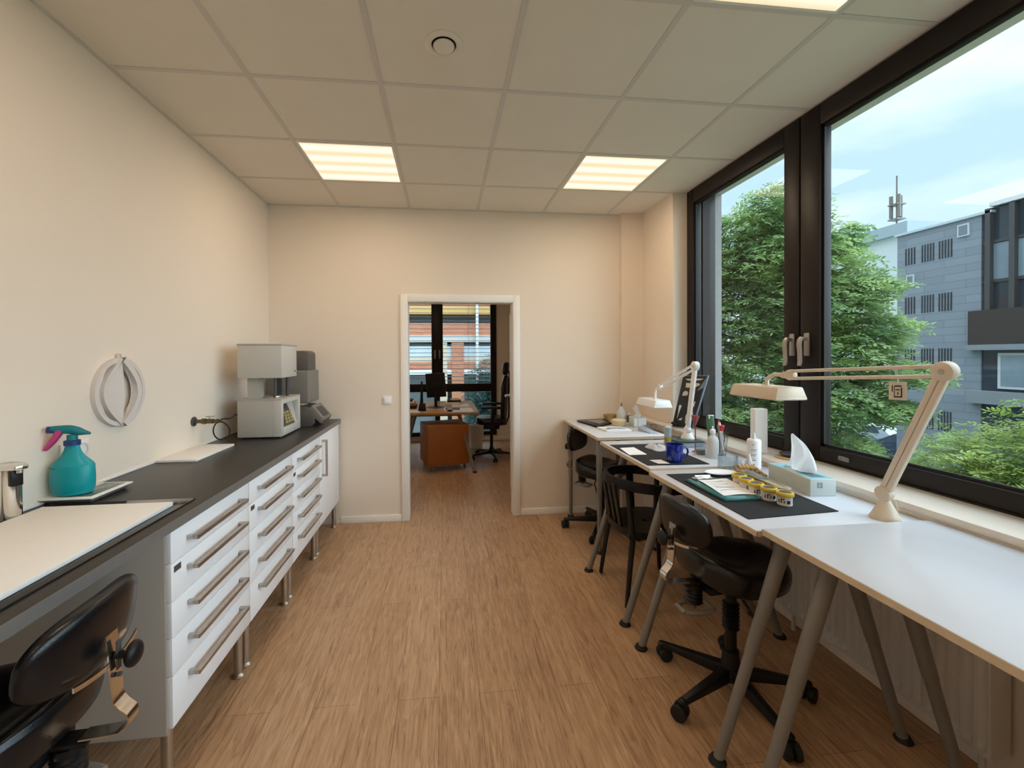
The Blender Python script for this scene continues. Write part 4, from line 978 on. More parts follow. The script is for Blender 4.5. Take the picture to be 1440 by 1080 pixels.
# things on the sill
SZ = .935
o = MB().box(-.036, .036, -.026, .026, 0, .262, .002, Mx=at(1.862, 2.385, SZ + .0004) @ rotz(-.15)).build('tall_box', M['white_matte'], None)
tag(o, 'tall narrow white box standing on the window sill', 'box')
o = MB().lathe([(0, 0), (.066, 0), (.068, .003), (.066, .009), (0, .009)], (1.925, 2.235, SZ + .0004), 36).build('coaster', M['cork'], None)
tag(o, 'round cork coaster on the window sill under the dark dish', 'coaster')
o = MB().lathe([(0, 0), (.030, 0), (.048, .008), (.054, .018), (.051, .019), (.044, .010), (0, .006)], (1.932, 2.232, SZ + .0098), 36).build('dark_dish', M['darkgrey'], None)
tag(o, 'dark grey metal dish on the cork coaster', 'dish')

# display board leaning in the window corner
BLc, BRc = Vector((1.842, 3.338, SZ + .001)), Vector((1.945, 3.215, SZ + .001))
TLc, TRc = Vector((1.925, 3.31, 1.352)), Vector((2.010, 3.108, 1.362))
mb_ = (BLc + BRc) / 2
nn = (BRc - BLc).cross(TLc - BLc).normalized()
if nn.y > 0: nn = -nn
def D(a, b, d): return BLc.lerp(BRc, (a + 1) / 2).lerp(TLc.lerp(TRc, (a + 1) / 2), b) - nn * (.022 - d)
t = thing('display_board', tuple(mb_), 'black display board with pale tooth models leaning in the window corner', 'display board')
MB().hull8([D(-1, 0, 0), D(1, 0, 0), D(1, 1, 0), D(-1, 1, 0)], [D(-1, 0, .026), D(1, 0, .026), D(1, 1, .026), D(-1, 1, .026)], .001).build('tray', M['slateside'], t)
MB().hull8([D(-.95, .01, .026), D(.93, .01, .026), D(.93, .985, .026), D(-.95, .985, .026)], [D(-.95, .01, .0275), D(.93, .01, .0275), D(.93, .985, .0275), D(-.95, .985, .0275)]).build('dark_face', M['slate'], t)
shapes = [(-.72, .74, .90, .94), (-.62, -.02, .76, .86), (.18, .62, .76, .86), (-.70, -.15, .60, .70), (.20, .52, .60, .67), (.18, .66, .40, .52), (.05, .68, .08, .34), (-.78, .0, .12, .46)]
for k, (a0, a1, b0, b1) in enumerate(shapes):
    ring = []
    n = 18
    for q in range(n):
        a = 2 * PI * q / n; rr = 1 + .10 * math.sin(3 * a + k) + .06 * math.sin(5 * a + 2 * k)
        ex = .55
        ca = (1 if math.cos(a) >= 0 else -1) * abs(math.cos(a)) ** ex; sa = (1 if math.sin(a) >= 0 else -1) * abs(math.sin(a)) ** ex
        ring.append(((a0 + a1) / 2 + (a1 - a0) / 2 * ca * rr * .95, (b0 + b1) / 2 + (b1 - b0) / 2 * sa * rr * .95))
    MB().hull8([D(x, y, .0276) for x, y in ring], [D((a0 + a1) / 2 + (x - (a0 + a1) / 2) * .86, (b0 + b1) / 2 + (y - (b0 + b1) / 2) * .86, .034) for x, y in ring], .0015).build('model_piece', M['stone'] if k < 7 else M['plaster'], t)
o = MB().tube([D(-1.0, .075, .045), D(-.35, .045, .055)], .009, 10).build('black_marker', M['black'], None)
o2 = o
tag(o, 'short black marker lying at the foot of the display board', 'marker')
# ------------------------------------------------------------------ second table
ZM2 = Z2 + E3
t = thing('mug', (1.321, 2.368, ZM2), 'cobalt blue mug standing on the black desk mat', 'mug')
MB().lathe([(0, .0004), (.036, .0004), (.040, .004), (.046, .05), (.050, .100), (.047, .101), (.043, .05), (.037, .010), (0, .008)], (1.321, 2.368, ZM2), 36).build('body', M['blue'], t)
MB().tube([(1.321 + .043 + dx, 2.368 - .012, ZM2 + dz) for dx, dz in ((.0, .080), (.018, .083), (.030, .072), (.033, .055), (.027, .037), (.012, .027), (-.002, .026))], .0062, 10).build('handle', M['blue'], t)
flat('paper_sheet', [(1.155, 2.752), (1.132, 2.553), (1.245, 2.552), (1.255, 2.761)], ZM2, .0015, M['paper'], 'white printed sheet farther from the camera on the mug table mat', 'paper')
flat('note_card', [(1.192, 2.412), (1.204, 2.328), (1.268, 2.322), (1.262, 2.414)], ZM2, .0015, M['paper'], 'small white note card beside the blue mug', 'paper')
# crumpled white pad
def pad(u, v):
    a = 2 * PI * u; r = [0, .5, .85, 1, .9][int(round(v * 4))]; z = [.022, .022, .015, .006, 0][int(round(v * 4))]
    k = 1 + .12 * math.sin(3 * a + 1) + .08 * math.sin(5 * a)
    return Vector((1.385 + .062 * r * k * math.cos(a), 2.70 + .085 * r * k * math.sin(a), ZM2 + .0004 + z * (1 + .25 * math.sin(4 * a))))
o = MB().grid(pad, 32, 5, closed_u=True).build('folded_cloth', M['tissue'], None)
tag(o, 'crumpled white cloth pad on the mat behind the blue mug', 'cloth')
t = thing('mixing_vial', (1.536, 2.839, Z2), 'slim clear vial with yellow liquid behind the white cloth pad', 'vial')
c = (1.515, 2.80, ZM2 - .003)
MB().lathe([(0, .0006), (.024, .0006), (.026, .004), (.025, .07), (.029, .135), (.027, .135), (.023, .07), (.023, .006), (0, .005)], c, 24).build('glass_body', M['clear'], t)
MB().lathe([(0, .0062), (.0222, .0062), (.0222, .060), (0, .060)], c, 24).build('liquid', M['amber'], t)
MB().lathe([(0, .061), (.0218, .061), (.020, .10), (.024, .125), (.012, .135), (0, .13)], c, 24).build('foam', M['plastic_clear'], t)
t = thing('instrument_box', (1.63, 2.82, Z2), 'blue grey flat box with dark green lid under the far lamp base', 'box')
MB().box(1.552, 1.728, 2.72, 2.90, Z2 + .0004, Z2 + .030, .003).build('body', M['bluegrey'], t)
MB().box(1.548, 1.732, 2.716, 2.904, Z2 + .030, Z2 + .0415, .003).build('lid', mat('dark_green_lid', (.035, .075, .065), .35, var=.1), t)
t = thing('jam_glass', (1.585, 2.53, Z2), 'small clear glass jar between the mug and the tall glass', 'jar')
MB().lathe([(0, .0006), (.028, .0006), (.030, .004), (.030, .052), (.025, .060), (.026, .066), (.023, .066), (.022, .06), (.027, .05), (.027, .006), (0, .005)], (1.585, 2.53, Z2), 26).build('body', M['clear'], t)
MB().lathe([(0, .0062), (.0262, .0062), (.0262, .030), (0, .030)], (1.585, 2.53, Z2), 24).build('content', M['midgrey'], t)
t = thing('pump_bottle', (1.60, 2.44, Z2), 'tall clear plastic bottle with white neck at the edge of the mug table', 'bottle')
MB().lathe([(0, .0006), (.031, .0006), (.033, .004), (.033, .105), (.026, .122), (.013, .134), (.013, .150), (.0, .150)], (1.605, 2.44, Z2), 26).build('body', M['plastic_clear'], t)
MB().lathe([(0, .150), (.0155, .150), (.0155, .168), (.005, .172), (.004, .19), (0, .19)], (1.605, 2.44, Z2), 20).build('neck', M['white'], t)
t = thing('brush_glass', (1.70, 2.50, Z2), 'tapered clear glass holding brushes and coloured tools beside the sill', 'glass')
gc = Vector((1.695, 2.49, Z2))
MB().lathe([(0, .0006), (.026, .0006), (.028, .004), (.040, .145), (.038, .145), (.0265, .008), (0, .006)], gc, 28).build('glass_body', M['clear'], t)
TL = [('brush', .00, -.018, .035, .06, .17, .0035, 'steel', 'a'), ('brush', .01, .01, .05, .03, .165, .003, 'black', 'a'), ('brush', -.01, .0, -.03, -.03, .19, .0045, 'greyleg', 'a'), ('brush', -.004, .010, .012, .03, .21, .006, 'red', 'a'), ('brush', .006, -.008, -.012, .02, .2, .007, 'paper', 'a')]
for nm, ax, ay, bx_, by_, hh, r, mk_, _ in TL:
    o = MB().cyl(gc + Vector((ax, ay, .010)), gc + Vector((ax + bx_, ay + by_, hh)), r, n=10, bev=.001).build('tool_handle', M[mk_], None)
    tag(o, {'steel': 'thin steel probe leaning right in the tapered glass', 'black': 'thin black brush handle in the tapered glass', 'greyleg': 'grey handle leaning left in the tapered glass', 'red': 'red handle standing in the tapered glass', 'paper': 'white handle standing in the tapered glass'}[mk_], 'tool', 'tools in the tapered glass')
t = thing('shade_bag', (1.67, 2.57, Z2), 'green packet standing behind the tapered glass of tools', 'packet')
MB().grid(lambda u, v: Vector((1.655 + .036 * u + .006 * math.sin(5 * v), 2.575 - .012 * u + .005 * math.sin(7 * u), Z2 + .001 + .235 * v - .012 * abs(u - .6))), 12, 12, .012).build('foil', M['greenplast'], t)
MB().box(1.657, 1.690, 2.555, 2.572, Z2 + .215, Z2 + .238, .002).build('white_top', M['paper'], t)
t = thing('pink_funnel', (1.60, 2.585, Z2), 'small dusky red funnel on a slim stem beside the green packet', 'funnel')
MB().lathe([(.0, .0006), (.020, .0006), (.020, .004), (.004, .010), (.004, .17), (.026, .232), (.024, .232), (.002, .175), (.0, .175)], (1.592, 2.60, Z2), 20).build('cone', mat('dusky_red', (.30, .09, .09), .5), t)
o = MB().lathe([(0, 0), (.017, 0), (.019, .012), (.022, .030), (.019, .034), (0, .030)], gc + Vector((.004, .012, .150)), 14).build('striped_cap', M['red'], None)
tag(o, 'red and white cap on a tool in the tapered glass', 'cap')

# ------------------------------------------------------------------ far table
t = thing('instrument_case', (1.36, 3.76, Z1), 'flat black case with grey insert on the far table', 'case')
MB().prism([(1.218, 3.885), (1.283, 3.52), (1.478, 3.70), (1.506, 3.945)], Z1 + .0004, Z1 + .018, bev=.004).build('case_body', M['black'], t)
MB().prism([(1.285, 3.83), (1.340, 3.64), (1.43, 3.71), (1.445, 3.88)], Z1 + .018, Z1 + .0205).build('insert', M['midgrey'], t)
t = thing('notebook', (1.38, 3.43, Z1), 'white notebook with grey band at the front edge of the far table', 'notebook')
MB().prism([(1.270, 3.50), (1.292, 3.335), (1.50, 3.335), (1.475, 3.50)], Z1 + .0004, Z1 + .016, bev=.002).build('pages', M['paper'], t)
MB().prism([(1.33, 3.44), (1.34, 3.37), (1.47, 3.37), (1.455, 3.44)], Z1 + .0162, Z1 + .0185).build('band', M['bluegrey'], t)
MB().prism([(1.302, 3.40), (1.306, 3.37), (1.335, 3.37), (1.333, 3.40)], Z1 + .0162, Z1 + .0175).build('dark_tab', M['ink'], t)
def woven(u, v):
    a = 2 * PI * u; k = [(0, 0), (.8, 0), (.86, .02), (1, .055), (.93, .056), (.8, .02), (0, .012)][int(round(v * 6))]
    rr = k[0] * (1 + .03 * math.sin(24 * a))
    return Vector((1.555 + .062 * rr * math.cos(a), 3.935 + .05 * rr * math.sin(a), Z1 + .0004 + k[1]))
bk_ = thing('wicker_basket', (1.555, 3.935, Z1), 'small brown wicker basket at the back of the far table', 'basket')
MB().grid(woven, 96, 7, closed_u=True, ).build('weave', M['wicker'], bk_)
t = thing('dropper_bottle', (1.630, 3.875, Z1), 'white squeeze bottle with dark tip on the far table', 'bottle')
MB().lathe([(0, .0004), (.040, .0004), (.043, .005), (.043, .07), (.034, .095), (.018, .125), (.014, .14), (0, .14)], (1.635, 3.86, Z1), 26).build('body', M['plastic_clear'], t)
MB().lathe([(0, .14), (.010, .14), (.006, .160), (.004, .175), (0, .175)], (1.635, 3.86, Z1), 14).build('tip', M['greyleg'], t)
t = thing('wax_pot', (1.481, 3.568, Z1), 'round pale yellow pot on the far table', 'pot')
MB().lathe([(0, .0004), (.050, .0004), (.056, .006), (.060, .042), (0, .042)], (1.515, 3.63, Z1), 30).build('pot', M['creamlid'], t)
MB().lathe([(0, .042), (.063, .042), (.063, .050), (.05, .056), (0, .057)], (1.515, 3.63, Z1), 30).build('lid', mat('cream_lid_top', (.80, .70, .52), .4), t)
t = thing('tissue_cube', (1.65, 3.55, Z1), 'small white tissue cube with a pulled tissue on the far table', 'tissue box')
MB().box(1.60, 1.71, 3.515, 3.62, Z1 + .0004, Z1 + .085, .003).build('carton', M['boxpaper'], t)
MB().box(1.602, 1.628, 3.5135, 3.5152, Z1 + .012, Z1 + .075).box(1.64, 1.708, 3.5135, 3.5152, Z1 + .012, Z1 + .075).build('printed_panel', M['paper'], t)
def tis2(u, v):
    s = 1 - .55 * math.sin(PI * v * .8) if v < .8 else .48 + (v - .8) * .9
    return Vector((1.652 + (u - .5) * .075 * s + .012 * math.sin(5 * v), 3.565 + .014 * math.sin(8 * u + 3 * v) + .01 * v, Z1 + .083 + .105 * v - .03 * (u - .5) ** 2 * 4 * v))
MB().grid(tis2, 18, 14, .0008).build('tissue', M['tissue'], t, sharp=80)
t = thing('dark_vial', (1.655, 3.80, Z1), 'dark glass vial between the squeeze bottle and the tissue cube', 'vial')
MB().lathe([(0, .0004), (.022, .0004), (.023, .004), (.023, .055), (.010, .066), (0, .066)], (1.685, 3.80, Z1), 20).build('body', M['darkgrey'], t)
MB().lathe([(0, .066), (.013, .066), (.013, .085), (0, .086)], (1.685, 3.80, Z1), 16).build('cap', M['plastic_clear'], t)
o = MB().hull8([(1.56, 3.36, Z1 + .0004), (1.60, 3.215, Z1 + .0004), (1.66, 3.215, Z1 + .0004), (1.64, 3.37, Z1 + .0004)], [(1.565, 3.36, Z1 + .032), (1.60, 3.215, Z1 + .004), (1.66, 3.215, Z1 + .004), (1.64, 3.37, Z1 + .030)], .001).build('blue_card', M['bluegrey'], None)
tag(o, 'folded pale blue card at the front edge of the far table', 'card')
t = thing('wire_piece', (1.71, 3.46, Z1), 'small bent grey wire piece on the far table near the lamp head', 'wire')
eg = MB()
for cx_ in (1.70, 1.752):
    eg.tube([(cx_ + .022 * math.cos(a), 3.46, Z1 + .019 + .017 * math.sin(a)) for a in [2 * PI * k / 18 for k in range(19)]], .0016, 6)
eg.tube([(1.722, 3.46, Z1 + .022), (1.73, 3.46, Z1 + .022)], .0016, 6)
eg.tube([(1.678, 3.46, Z1 + .022), (1.68, 3.54, Z1 + .022), (1.684, 3.58, Z1 + .004)], .0015, 6).tube([(1.774, 3.46, Z1 + .022), (1.772, 3.54, Z1 + .022), (1.768, 3.58, Z1 + .004)], .0015, 6)
eg.build('wire_frame', M['greyleg'], t)

# ------------------------------------------------------------------ next room
t = thing('desk', (-.35, 6.6, 0), 'beech desk with white papers in the next room', 'desk')
MB().box(-1.2, .470, 5.85, 7.40, .727, .757, .004).build('desktop', M['deskwood'], t)
for f_, p_ in (((.393, 5.62, 0), (.20, 5.96, .727)), ((-.62, 5.62, 0), (-.42, 5.96, .727)), ((.393, 7.55, 0), (.20, 7.22, .727)), ((-.62, 7.55, 0), (-.42, 7.22, .727))):
    tube_leg(t, f_, p_, M['greyleg'], .020, .024)
MB().box(-.42, .22, 5.93, 5.99, .70, .7268).box(-.42, .22, 7.19, 7.25, .70, .7268).build('beam', M['greyleg'], t)
for i, (x0, x1, y0, y1, a, lab) in enumerate(((.10, .40, 5.90, 6.35, .03, 'white paper sheet at the near right corner of the beech desk'), (.12, .38, 6.5, 6.95, -.06, 'white paper sheet farther back on the right of the beech desk'), (-.56, -.33, 5.90, 6.2, .02, 'white paper sheet at the left edge of the beech desk'), (.0, .2, 6.05, 6.4, .2, 'white paper sheet beside the small dark tin on the beech desk'))):
    o = MB().box(x0, x1, y0, y1, .7574 + .0012 * i, .7584 + .0012 * i).build('paper_sheet', M['paper'], None)
    tag(o, lab, 'paper', 'papers on the beech desk')
pc = thing('pedestal_cabinet', (-.01, 6.05, 0), 'reddish wooden pedestal cabinet on castors under the beech desk', 'cabinet', rz=.26)
MB().box(-.285, .275, -.28, .22, .07, .60, .004).build('body', M['orangewood'], pc, world=False)
MB().box(-.285, .275, -.298, -.2805, .072, .585, .003).build('front_panel', M['orangewood'], pc, world=False)
for sx_, sy_ in ((-1, -1), (1, -1), (-1, 1), (1, 1)):
    MB().cyl((sx_ * .23 - .012, sy_ * .21 - .02, .030), (sx_ * .23 + .012, sy_ * .21 - .02, .030), .0295, n=16).cyl((sx_ * .23, sy_ * .21 - .02, .04), (sx_ * .23, sy_ * .21 - .02, .07), .01).build('caster', M['greyleg'], pc, world=False)
mo = thing('monitor', (-.12, 6.5, .757), 'black computer monitor seen from behind on the beech desk', 'monitor', rz=-.15)
SM = at(0, 0, .32) @ Matrix.Rotation(-.06, 4, 'Y') @ Matrix.Rotation(.06, 4, 'X')
MB().box(-.145, .145, -.02, .012, -.17, .19, .006, Mx=SM).build('screen', M['black'], mo, world=False)
MB().box(-.05, .05, -.04, -.018, -.10, .06, .006, Mx=SM).cyl((0, -.03, .01), (0, -.03, .26), .022).build('stand', M['black'], mo, world=False)
MB().lathe([(0, 0), (.13, 0), (.135, .006), (.10, .014), (0, .016)], (0, -.02, .0006), 28).build('base', M['black'], mo, world=False)
kb = MB().box(.02, .22, 6.12, 6.26, .7622, .776, .003).build('keyboard', M['darkgrey'], None)
tag(kb, 'dark keyboard lying in front of the monitor stand', 'keyboard')
t = thing('desk_stand', (-.30, 6.15, .757), 'black upright stand with a tall thin stem at the left of the beech desk', 'stand')
MB().hull8(quad(-.36, -.25, 6.05, 6.2, .7576), quad(-.345, -.265, 6.1, 6.18, .86), .006).build('body', M['black'], t)
MB().hull8(quad(-.335, -.29, 6.10, 6.14, .86), quad(-.322, -.298, 6.11, 6.13, 1.17), .004).build('stem', M['black'], t)
t = thing('tin', (.10, 6.02, .757), 'small dark round tin beside the papers on the beech desk', 'tin')
MB().lathe([(0, .001), (.035, .001), (.035, .022), (0, .022)], (.075, 5.98, .7625), 24).build('body', M['ink'], t)
MB().lathe([(0, .022), (.036, .022), (.036, .030), (0, .031)], (.075, 5.98, .7625), 24).build('lid', M['creamlid'], t)
BKL = ['lowest white paper stack behind the monitor in the next room', 'dark binder on the paper stack behind the monitor', 'yellow folder on top of the stack behind the monitor']
for k, (c0, z0, z1, x0, x1) in enumerate(((M['paper'], .757, .80, .02, .24), (M['ink'], .8004, .83, .05, .26), (M['yellow'], .8304, .84, .10, .25))):
    o = MB().box(x0, x1, 6.75, 7.0, z0 + .0006, z1, .002).build('paper_stack' if k == 0 else 'folder', c0, None)
    tag(o, BKL[k], 'folder', None)
for k, (z0, z1, m_) in enumerate(((.757, .80, 'ink'), (.8004, .835, 'orangewood'), (.8354, .862, 'paper'), (.8624, .885, 'ink'))):
    o = MB().box(-.72, -.40 - .02 * k, 6.35, 6.62, z0 + .0006, z1, .002).build('document_tray', M[m_], None)
    tag(o, ['lowest dark tray of the stack at the left end of the beech desk', 'brown folder in the tray stack at the left end of the desk', 'white papers in the tray stack at the left end of the desk', 'topmost dark folder of the stack at the left end of the desk'][k], 'tray', 'stack at the left end of the desk')
# office chair
oc_ = thing('office_chair', (.70, 6.42, 0), 'black office chair with tall headrest in the next room', 'office chair', rz=PI - .12)
b = MB().lathe([(0, .06), (.04, .06), (.045, .10), (.032, .16), (0, .16)], n=20)
for k in range(5):
    R_ = rotz(.5 + 2 * PI * k / 5)
    b.hull8([R_ @ Vector(p) for p in ((.02, -.024, .065), (.31, -.016, .060), (.31, .016, .060), (.02, .024, .065))], [R_ @ Vector(p) for p in ((.02, -.018, .12), (.31, -.010, .080), (.31, .010, .080), (.02, .018, .12))], .005)
b.build('base', M['black'], oc_, world=False)
for k in range(5):
    R_ = rotz(.5 + 2 * PI * k / 5)
    c = MB()
    for s in (-1, 1): c.cyl(R_ @ Vector((.31, s * .006, .028)), R_ @ Vector((.31, s * .026, .028)), .0275, n=16, bev=.003)
    c.cyl(R_ @ Vector((.31, 0, .03)), R_ @ Vector((.31, 0, .065)), .007).build('caster', M['rubber'], oc_, world=False)
MB().cyl((0, 0, .15), (0, 0, .48), .024).box(-.12, .12, -.1, .1, .44, .50, .01).build('column', M['black'], oc_, world=False)
def cush(cx_, cy_, cz, rx, ry, rz_, e=.5, bend=0, lean=0):
    def fn(u, v):
        a = 2 * PI * u; ee = PI * (v - .5); ce = abs(math.cos(ee)) ** e
        sg = lambda q: 1 if q >= 0 else -1
        x = rx * sg(math.cos(a)) * abs(math.cos(a)) ** e * ce; y = ry * sg(math.sin(a)) * abs(math.sin(a)) ** e * ce; z = rz_ * sg(ee) * abs(math.sin(ee)) ** e
        return Vector((cx_ + x + bend * y * y + lean * z, cy_ + y, cz + z))
    return MB().grid(fn, 36, 21, closed_u=True)
cush(.0, 0, .565, .23, .235, .06).build('seat', M['leather'], oc_, world=False, sharp=60)
cush(-.205, 0, .90, .045, .22, .33, bend=.8, lean=-.06).build('backrest', M['leather'], oc_, world=False, sharp=60)
cush(-.225, 0, 1.33, .045, .14, .095, bend=1.2, lean=-.1).build('headrest', M['leather'], oc_, world=False, sharp=60)
MB().tube([(-.02, 0, .47), (-.22, 0, .50), (-.26, 0, .62), (-.265, 0, .95), (-.275, 0, 1.30)], .018, 10, flat=(1.6, .7)).build('back_support', M['black'], oc_, world=False)
for s in (-1, 1):
    MB().tube([(-.02, s * .18, .50), (-.02, s * .27, .52), (-.02, s * .28, .62), (-.02, s * .28, .76)], .022, 10).box(-.16, .14, s * .28 - .045, s * .28 + .045, .76, .795, .012).build('armrest', M['black'], oc_, world=False)
t = thing('waste_bin', (.52, 7.2, 0), 'white round waste bin behind the office chair', 'bin')
MB().lathe([(0, .0006), (.10, .0006), (.105, .005), (.14, .36), (.143, .37), (.136, .37), (.10, .01), (0, .008)], (.52, 7.15, 0), 32).build('bucket', M['trimwhite'], t)
MB().lathe([(.1435, .362), (.1465, .366), (.1435, .374), (.137, .372)], (.52, 7.15, 0), 32).build('rim', M['white'], t)

# ------------------------------------------------------------------ outside
GZ = -4.3
gr = mat('ground_asphalt_grass', (.16, .22, .13), .95, var=.35, nscale=.25)
structure('ground', MB().box(2.36, 90, -40, 110, GZ - .1, GZ).box(-60, 2.36, 9.0, 110, GZ - .1, GZ), gr)
FXX = 18.0
def fac(name, boxes, m, parent, dx0=0.0, dx1=.3):
    mb = MB()
    for y0, y1, z0, z1 in boxes: mb.box(FXX + dx0, FXX + dx1, y0, y1, z0, z1)
    return mb.build(name, m, parent)
ob = thing('office_building', (FXX + 4, 6, GZ), 'grey stone clad office building across the street', 'building')
fac('stone_wall', [(12.71, 15.43, GZ, 6.16)], M['cladding'], ob, 0, 9)
fac('roof_edge', [(12.4, 15.50, 6.16, 6.24), (5.5, 12.45, 6.34, 6.48)], mat('roof_zinc', (.55, .62, .70), .5, var=.05), ob, -.08, 9)
dk = mat('slot_dark', (.035, .04, .05), .5, var=.1)  # one even dark tone for the slot vents
for z0, z1 in ((4.953, 5.606), (3.048, 3.701), (1.084, 1.70), (-1.291, -.581)):
    for y1, y0, n in ((15.154, 14.741, 4), (14.567, 14.10, 5), (13.996, 13.527, 5)):
        w = (y1 - y0) / n
        fac('slot_vents', [(y0 + w * k + w * .22, y0 + w * k + w * .72, z0, z1) for k in range(n)], dk, ob, -.012, .05)
wf = mat('pale_window_frame', (.62, .66, .70), .5)
gl = mat('office_glass', (.045, .06, .08), .06, var=.2, nscale=1.5)
for y0, y1, z0, z1 in ((14.78, 15.06, 4.12, 4.56), (13.03, 13.37, 5.58, 6.0)):
    w = fac('square_window', [(y0, y1, z0, z1)], wf, ob, -.05, .02)
    fac('pane', [(y0 + .04, y1 - .04, z0 + .04, z1 - .04)], mat('window_blue_grey', (.20, .24, .30), .2), w, -.055, 0)
fac('curtain_wall', [(5.5, 12.70, 2.95, 6.34)], gl, ob, .10, 9)
brn = mat('dark_brown_cladding', (.045, .038, .036), .6, var=.15)
fac('spandrel', [(5.5, 12.95, 1.78, 2.95)], brn, ob, -.18, 9)
fac('ledge', [(5.5, 12.98, 1.62, 1.80), (5.5, 12.95, -.16, .26)], mat('ledge_grey', (.26, .29, .33), .7), ob, -.25, 9)
fac('window_band', [(5.5, 12.90, .22, 1.64), (5.5, 12.90, -1.4, -.16)], gl, ob, .05, 9)
fac('plinth_wall', [(5.5, 12.90, GZ, -1.4)], M['cladding'], ob, 0, 9)
yy = 12.5; 
while yy > 4:
    fac('mullion', [(yy - .07, yy + .07, 2.95, 6.3)], M['darkgrey'], ob, -.08, .12); yy -= .62
fac('transom', [(5.5, 12.7, 3.85, 3.93), (5.5, 12.7, 5.15, 5.25)], M['darkgrey'], ob, .04, .12)
pw = mat('pale_blue_glass', (.24, .31, .38), .1, var=.35, nscale=1.2)
fac('glazing', [(12.5 - .62 * k - .55, 12.5 - .62 * k - .07, 3.95, 5.13) for k in range(12)], pw, ob, .07, .11)
fac('ribbon_window', [(9.0, 12.25, .36, 1.52)], wf, ob, -.02, .06)
fac('ribbon_pane', [(9.1, 12.17, .44, 1.44)], pw, ob, -.03, .05)
fac('roof_vent', [(14.05, 14.15, 6.2, 6.42)], M['darkgrey'], ob, .6, .8)
# pale building farther back
fb_ = thing('pale_building', (44, 44, GZ), 'long pale building with flat roof behind the tree', 'building')
MB().box(36, 60, 30, 46, GZ, 10.9).build('wall', mat('pale_render', (.62, .68, .72), .8), fb_)
MB().box(35.6, 60, 29.8, 46.4, 10.9, 11.8).build('roof', mat('roof_band', (.36, .44, .50), .6), fb_)
an = thing('roof_antenna', (40, 35, 11.8), 'mobile phone antenna mast on the pale building roof', 'antenna')
am = MB().cyl((36.8, 31.6, 11.8), (36.8, 31.6, 16.0), .06)
for k in range(3): am.cyl((36.8 + .35 * math.cos(2.1 * k), 31.6 + .35 * math.sin(2.1 * k), 12.6), (36.8 + .35 * math.cos(2.1 * k), 31.6 + .35 * math.sin(2.1 * k), 14.4), .13)
am.box(36.4, 37.2, 31.2, 32.0, 12.4, 12.5).box(36.4, 37.2, 31.2, 32.0, 13.6, 13.7)
am.build('mast', M['midgrey'], an)

def car(x, y, rz, m, label):
    t = thing('car', (x, y, GZ), label, 'car', 'cars parked beyond the tree', rz)
    def sec(u, v):
        xs = [-2.1, -2.05, -1.5, -.9, .3, 1.0, 1.9, 2.1]; top = [.55, .85, .95, 1.42, 1.44, .98, .80, .55]; hw = [.70, .8, .84, .66, .66, .84, .8, .7]
        f = u * 7; i = min(int(f), 6); w = f - i
        X = xs[i] * (1 - w) + xs[i + 1] * w; T = top[i] * (1 - w) + top[i + 1] * w; Wd = hw[i] * (1 - w) + hw[i + 1] * w
        pr = [(-.98, .28), (-1.0, .7), (-1, 1), (0, 1.03), (1, 1), (1.0, .7), (.98, .28)]
        k = pr[int(round(v * 6))]
        return Vector((X, k[0] * (.86 if k[1] < .8 else Wd), .30 if k[1] < .5 else (.70 if k[1] < .9 and T > .7 else T * k[1])))
    MB().grid(sec, 29, 7).build('body', m, t, world=False)
    wn = MB()
    for s in (-1, 1): wn.hull8([(-.95, s * .70, 1.0), (.9, s * .70, 1.0), (.3, s * .64, 1.38), (-.75, s * .64, 1.38)], [(-.95, s * .80, 1.0), (.9, s * .80, 1.0), (.3, s * .69, 1.38), (-.75, s * .69, 1.38)])
    wn.build('windows', gl, t, world=False)
    for sx_ in (-1.3, 1.3):
        for s in (-1, 1): MB().cyl((sx_, s * .68, .315), (sx_, s * .88, .315), .314, n=20).build('wheel', M['rubber'], t, world=False)
car(26.5, 24.5, 1.9, mat('silver_paint', (.45, .50, .55), .25, metal=.5), 'silver car parked farthest left beyond the tree')
car(25.0, 20.9, 1.9, mat('dark_blue_paint', (.04, .06, .10), .2), 'dark blue car parked in front of the silver car beyond the tree')
car(31.5, 26.5, 1.9, mat('white_car_paint', (.65, .70, .75), .25), 'white car parked at the corner of the grey office building')

# ------------------------------------------------------------------ foliage
def foliage(blobs, n, size, asp, droop, seed, k=5):
    rnd = random.Random(seed); V = []; F = []
    tot = sum(b[1][0] * b[1][1] + b[1][0] * b[1][2] for b in blobs)
    for c, r in blobs:
        m = int(n * (r[0] * r[1] + r[0] * r[2]) / tot)
        for _ in range(m):
            d = Vector((rnd.gauss(0, 1), rnd.gauss(0, 1), rnd.gauss(0, 1))).normalized()
            q = .62 + .42 * rnd.random() ** .6
            if rnd.random() < .25: q *= rnd.random()
            p = Vector((c[0] + d.x * r[0] * q, c[1] + d.y * r[1] * q, c[2] + d.z * r[2] * q))
            a = rnd.random() * 2 * PI if rnd.random() < .4 else math.atan2(d.y, d.x) + rnd.gauss(0, .6)
            ax = Vector((math.cos(a), math.sin(a), -droop * (.3 + rnd.random()))).normalized()
            sd = Vector((-ax.y, ax.x, rnd.gauss(0, .25))).normalized(); up = ax.cross(sd)
            L = size * (.7 + .6 * rnd.random())
            for j in range(k):
                tq = j / k
                for s in (-1, 1):
                    o = p + ax * (L * tq); w = (sd * s * .8 + ax * .55 + up * rnd.gauss(0, .25)).normalized()
                    l2 = L * .42 * (1 - .35 * tq); h = (ax - w * ax.dot(w)).normalized() * (l2 * asp)
                    i0 = len(V)
                    V += [o, o + w * l2 * .5 + h * .5, o + w * l2, o + w * l2 * .5 - h * .5]
                    F.append((i0, i0 + 1, i0 + 2, i0 + 3))
    return V, F
